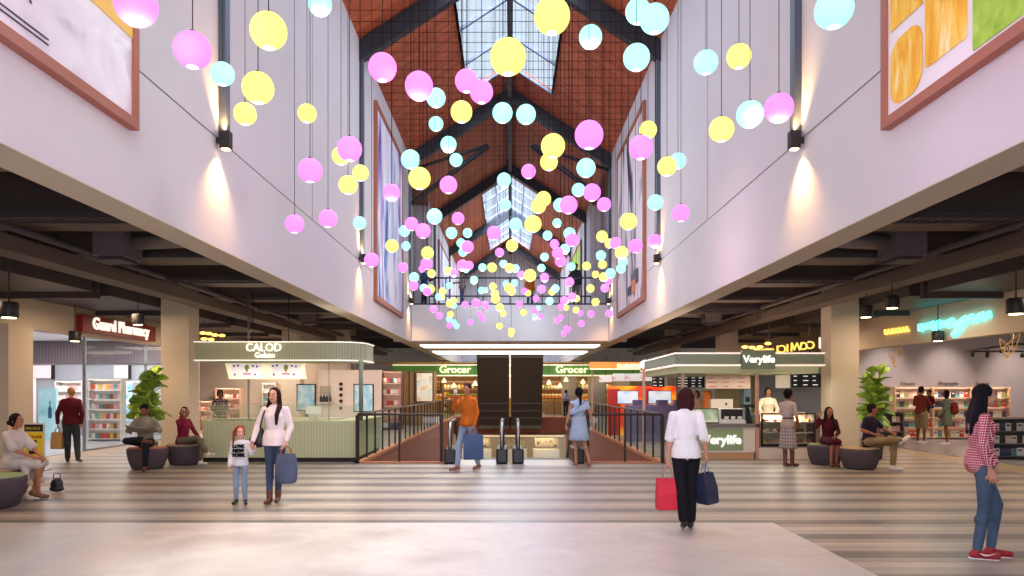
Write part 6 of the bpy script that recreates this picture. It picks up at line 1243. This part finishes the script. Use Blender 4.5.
# ================================================================ GLOBE PENDANTS
BALLS = '''P136,5,41 P192.5,50,36 C222.5,74,23 Y245,114,22 Y258,88,31 Y268.5,31,36 C320,4,23 Y307,113.5,18.5 P382.5,67.5,28 P419,86,28 C436,98,19 C436,124,14.5 Y461.5,112,21.5 P466.5,81,23 P481.5,92,23 C502.5,113,20 C448.5,144.5,16 Y508,57,36 P349.5,149,24.5
Y552,16,36 C590.5,37,23 C638,11.5,25 C654.5,19,29 C636.5,57.5,26.5 C526,114.5,19.5 P589,135,28.5 Y553,146,24 C706,62.5,23.5 Y739,56.5,24 Y721.5,129.5,24.5 C750,114.5,26.5 P779,108,28.5 Y648,130,17.5 P641,147.5,24 C834,9.5,37
P310,170.5,24 Y341,156,18 Y348,185,18.5 Y360.5,173,16 P294.5,224,18.5 P328,218.5,18 C359.5,223,13 P371.5,260,14.5 P391.5,192.5,17 C410.5,159.5,19 Y419.5,178.5,22 C456,160,13 P448.5,185,17.5 C404.5,231,11 P411.5,224,13.5 P423,231,15 C434.5,216.5,15.5 Y392,246,13 C406,246,9 Y427.5,253,12.5 P426.5,263.5,12 P403,267.5,10 C414,277.5,10 Y431.5,273.5,8 P458,218.5,12.5 C451.5,233,11.5 C467.5,233,9.5 C461,243,9 P467.5,247,12.5 C463,252,9 P462.5,265.5,11.5 P469,265.5,9 C466,269.5,7 C504,180,14 C505.5,205,11.5 P494,233,14 Y512,245.5,12 P499.5,252.5,9 C482.5,267.5,8 Y492,267.5,9.5 C474,280,8 Y448.5,271,8 P453.5,273,8 C503.5,264,8 Y509.5,268,9
Y549,162,17.5 P528.5,171.5,14.5 C586,168,19 C578.5,190,13.5 P592,192.5,17.5 P604,204.5,14 C560,205,13.5 P568.5,205,18 Y543.5,199,15 Y538.5,206,15 Y533,224,17 C515.5,224.5,13 C557,223,9 C547.5,235.5,9.5 C569.5,233.5,12 P572,240,13.5 P554.5,244,9.5 C565,249,10 P558,253,12 P560.5,261,11.5 C544.5,257,8.5 C541.5,268,8 Y530,275.5,12.5 P521.5,275,8 P544.5,277.5,9 P569.5,282,9 C655.5,202.5,15.5 Y667,166.5,19 C678,161,16 P681,213,17.5 P655,241,13.5 Y628.5,221.5,17 Y602,236.5,11.5 P615.5,243,11.5 Y609.5,243.5,9.5 P635.5,246,14 Y621.5,252.5,13 C601,255.5,10 Y602.5,264.5,8.5 Y586.5,266,8.5 C623,261.5,10 C621,268.5,9.5 C610.5,273.5,10 Y603.5,277,9 Y595.5,274.5,7.5 P608.5,281,7.5
P413.5,285.5,10 P422,269,7 C423.5,288,8 Y430.5,289,8.5 P427,291.5,9 C449,285.5,6.5 Y442.5,291.5,7.5 C438.5,297,7 Y442,296.5,6.5 C481.5,290.5,7 C485.5,290,5.5 Y493,286.5,7.5 Y495,294,8 Y495.5,299,9 Y450,303.5,8 Y454,300.5,6 C454,305.5,6 P465,304.5,7 P476,303,9 P485,304.5,7.5 Y500,307.5,8 P433.5,309,7.5 C506,284,7 Y509,288,9.5 C515.5,268.5,8 C514.5,283,7 Y511.5,291.5,8 P541.5,289,8.5 P524.5,291,6.5 Y528,293,6.5 C555.5,288.5,8 Y552,292,7 P536,298.5,6.5 C549.5,301,8 P519.5,304,7 P572.5,297,8.5 Y576.5,298.5,7 P564.5,300.5,8.5 P560.5,307,7 Y566,307.5,6 Y576,310,6.5 P534.5,310.5,6.5 C538.5,308,5 Y523.5,312.5,6.5 C571.5,266.5,8
Y590.5,288.5,8 P605,288,8.5 Y595.5,302,8 P439.5,315.5,7 Y450.5,314.5,6.5 C449,319,6 P449.5,325.5,6 C454,322,5 C456.5,326,6 P470.5,322.5,6 P479.5,313.5,5.5 P486.5,308,5 P482,317,5 P483.5,319.5,5 Y503,313.5,6.5 Y499.5,326,6.5 Y511.5,331,6.5 Y511,334.5,5.5 C534.5,317,5 P540,316.5,6 P580.5,313,6 P591,314,7 P609,313.5,7.5 P581.5,323.5,6.5 P561,317.5,6 P557,320.5,6 P566,328,5 P568.5,329.5,5.5 P564,333.5,6'''.split()
def globe_mat(nme, c, c2, es):
    m = mat(nme, c2, .7, em=c, es=es, spec=.1); return noem(m)
GM = {'P': globe_mat('pink_globe', '#fd96f6', '#ee5ee4', 1.0), 'C': globe_mat('aqua_globe', '#b4fff4', '#7fe9e2', .98), 'Y': globe_mat('lemon_globe', '#fff68c', '#f2e04a', 1.0)}
GC = {'P': 'pink', 'C': 'aqua', 'Y': 'yellow'}
opening = noem(mat('globe_opening', '#ffffff', .5, em='#fff4ff', es=1.6))
GMESH = {}
for c in GM:
    m = MB(); a0 = .32
    prof = [(.5*math.sin(a), .5*math.cos(a)) for a in [math.pi - a0 - (math.pi - a0)*i/16 for i in range(17)]]; prof[-1] = (0, .5)
    m.lathe(prof, seg=32); o = m.build('globe', GM[c]); GMESH[c] = o.data; bpy.data.objects.remove(o)
m = MB(); z0 = -.5*math.cos(.32); m.lathe([(0, z0+.03), (.5*math.sin(.32)*.9, z0+.02), (.5*math.sin(.32), z0)], seg=20); o = m.build('opening', opening); OPEN = o.data; bpy.data.objects.remove(o)
m = MB(); m.lathe([(0, .49), (.08, .485), (.07, .55), (.03, .57), (0, .57)], seg=12); o = m.build('cap', can); CAP = o.data; bpy.data.objects.remove(o)
m = MB(); m.tube([(0, 0, 0), (0, 0, 1)], 1, 5); o = m.build('cord', mat('cord_black', '#1a171d', .8, spec=.1)); CORD = o.data; bpy.data.objects.remove(o)
def zone(x, y):
    if x < 345: return 'by the left wall, below the first painting' if y > 100 else 'high in front of the left wall'
    if x > 675: return 'in front of the right wall'
    if x > 600 and y < 235: return 'beside the grey ink picture'
    if x < 432 and y < 300 and y > 140: return 'beside the blue abstract picture'
    if y < 140: return 'under the nearest stretch of timber roof'
    if y > 304: return 'hanging lowest, before the footbridge parapet'
    if y > 274: return ('before the footbridge railing, left half' if x < 510 else 'before the footbridge railing, right half')
    if y > 230: return ('just above the footbridge railing, left half' if x < 510 else 'just above the footbridge railing, right half')
    return ('under the middle roof, left of the ridge' if x < 510 else 'under the middle roof, right of the ridge')
cnt = {}
parsed = sorted([(s[0], *map(float, s[1:].split(','))) for s in BALLS], key=lambda b: b[1])
tot = {}
for c, x, y, d in parsed: tot[(c, zone(x, y))] = tot.get((c, zone(x, y)), 0)+1
for c, px, py, d in parsed:
    D = min(.24*F/d, 28.0); real = d*D/F; x, z = PX(px, D), PZ(py, D)
    k = (c, zone(px, py)); i = cnt.get(k, 0); cnt[k] = i+1
    which = 'the only %s one' % GC[c] if tot[k] == 1 else '%s%s one from left' % (('first ' if i == 0 else ORD[i]), GC[c])
    lab = 'globe pendant %s, %s' % (zone(px, py), which)
    t = bpy.data.objects.new('globe_pendant', None); COL.objects.link(t); t.location = (x, D, z); t.empty_display_size = .1
    tag(t, lab, 'pendant lamp', 'coloured globe pendants')
    for nm, me in (('globe', GMESH[c]), ('opening', OPEN), ('cap', CAP)):
        o = bpy.data.objects.new(nm, me); COL.objects.link(o); o.parent = t; o.scale = (real,)*3
    top = (ZE-.03 if 4.5 < D < 29.5 and abs(x) < 4 else zr(x))
    top = min(zr(x), ZE + 1.2) - .0 if D > 22 else zr(x)-.02
    o = bpy.data.objects.new('cord', CORD); COL.objects.link(o); o.parent = t; o.location = (0, 0, real*.56); o.scale = (.0037, .0037, zr(x)-.02-z-real*.56)
# the bulbs' light, shed from the openings of some of the globes
for c, px, py, d in parsed[::9]:
    D = min(.24*F/d, 28.0); real = d*D/F
    lamp('POINT', (PX(px, D), D, PZ(py, D)-real*.5-.12), 30, {'P': '#ffc4f4', 'C': '#d8fbff', 'Y': '#fff3c0'}[c], .1, name='globe_bulb')
# ================================================================ LIGHT
w = bpy.data.worlds.new('world'); SC.world = w; w.use_nodes = True
n, l = w.node_tree.nodes, w.node_tree.links
bg = n['Background']; bg.inputs[0].default_value = (.80, .87, 1, 1)
tc = n.new('ShaderNodeTexCoord'); sp = n.new('ShaderNodeSeparateXYZ'); l.new(tc.outputs['Generated'], sp.inputs[0])
mr = n.new('ShaderNodeMapRange'); l.new(sp.outputs['Y'], mr.inputs[0]); mr.inputs[1].default_value = .25; mr.inputs[2].default_value = -.6
mr.inputs[3].default_value = 1.15; mr.inputs[4].default_value = 4.4; l.new(mr.outputs[0], bg.inputs[1])
sun = lamp('SUN', (0, 0, 30), 5.6, '#fff3ea', math.radians(6), name='sun')
d = Vector((-1.95, -4.2, -12.5)); sun.rotation_euler = d.to_track_quat('-Z', 'Y').to_euler()
# area lamps added above the skylights to boost their daylight
for y0, y1, e in ((9, 26.5, 780), (40.3, 56, 2300)):
    for s in (-1, 1):
        a = math.atan2(RISE, XW)
        lamp('AREA', (s*SX/2, (y0+y1)/2, zr(SX/2)+.35), e, '#e2ecff', SX, (0, s*a, 0), sy=y1-y0, name='skylight_boost')
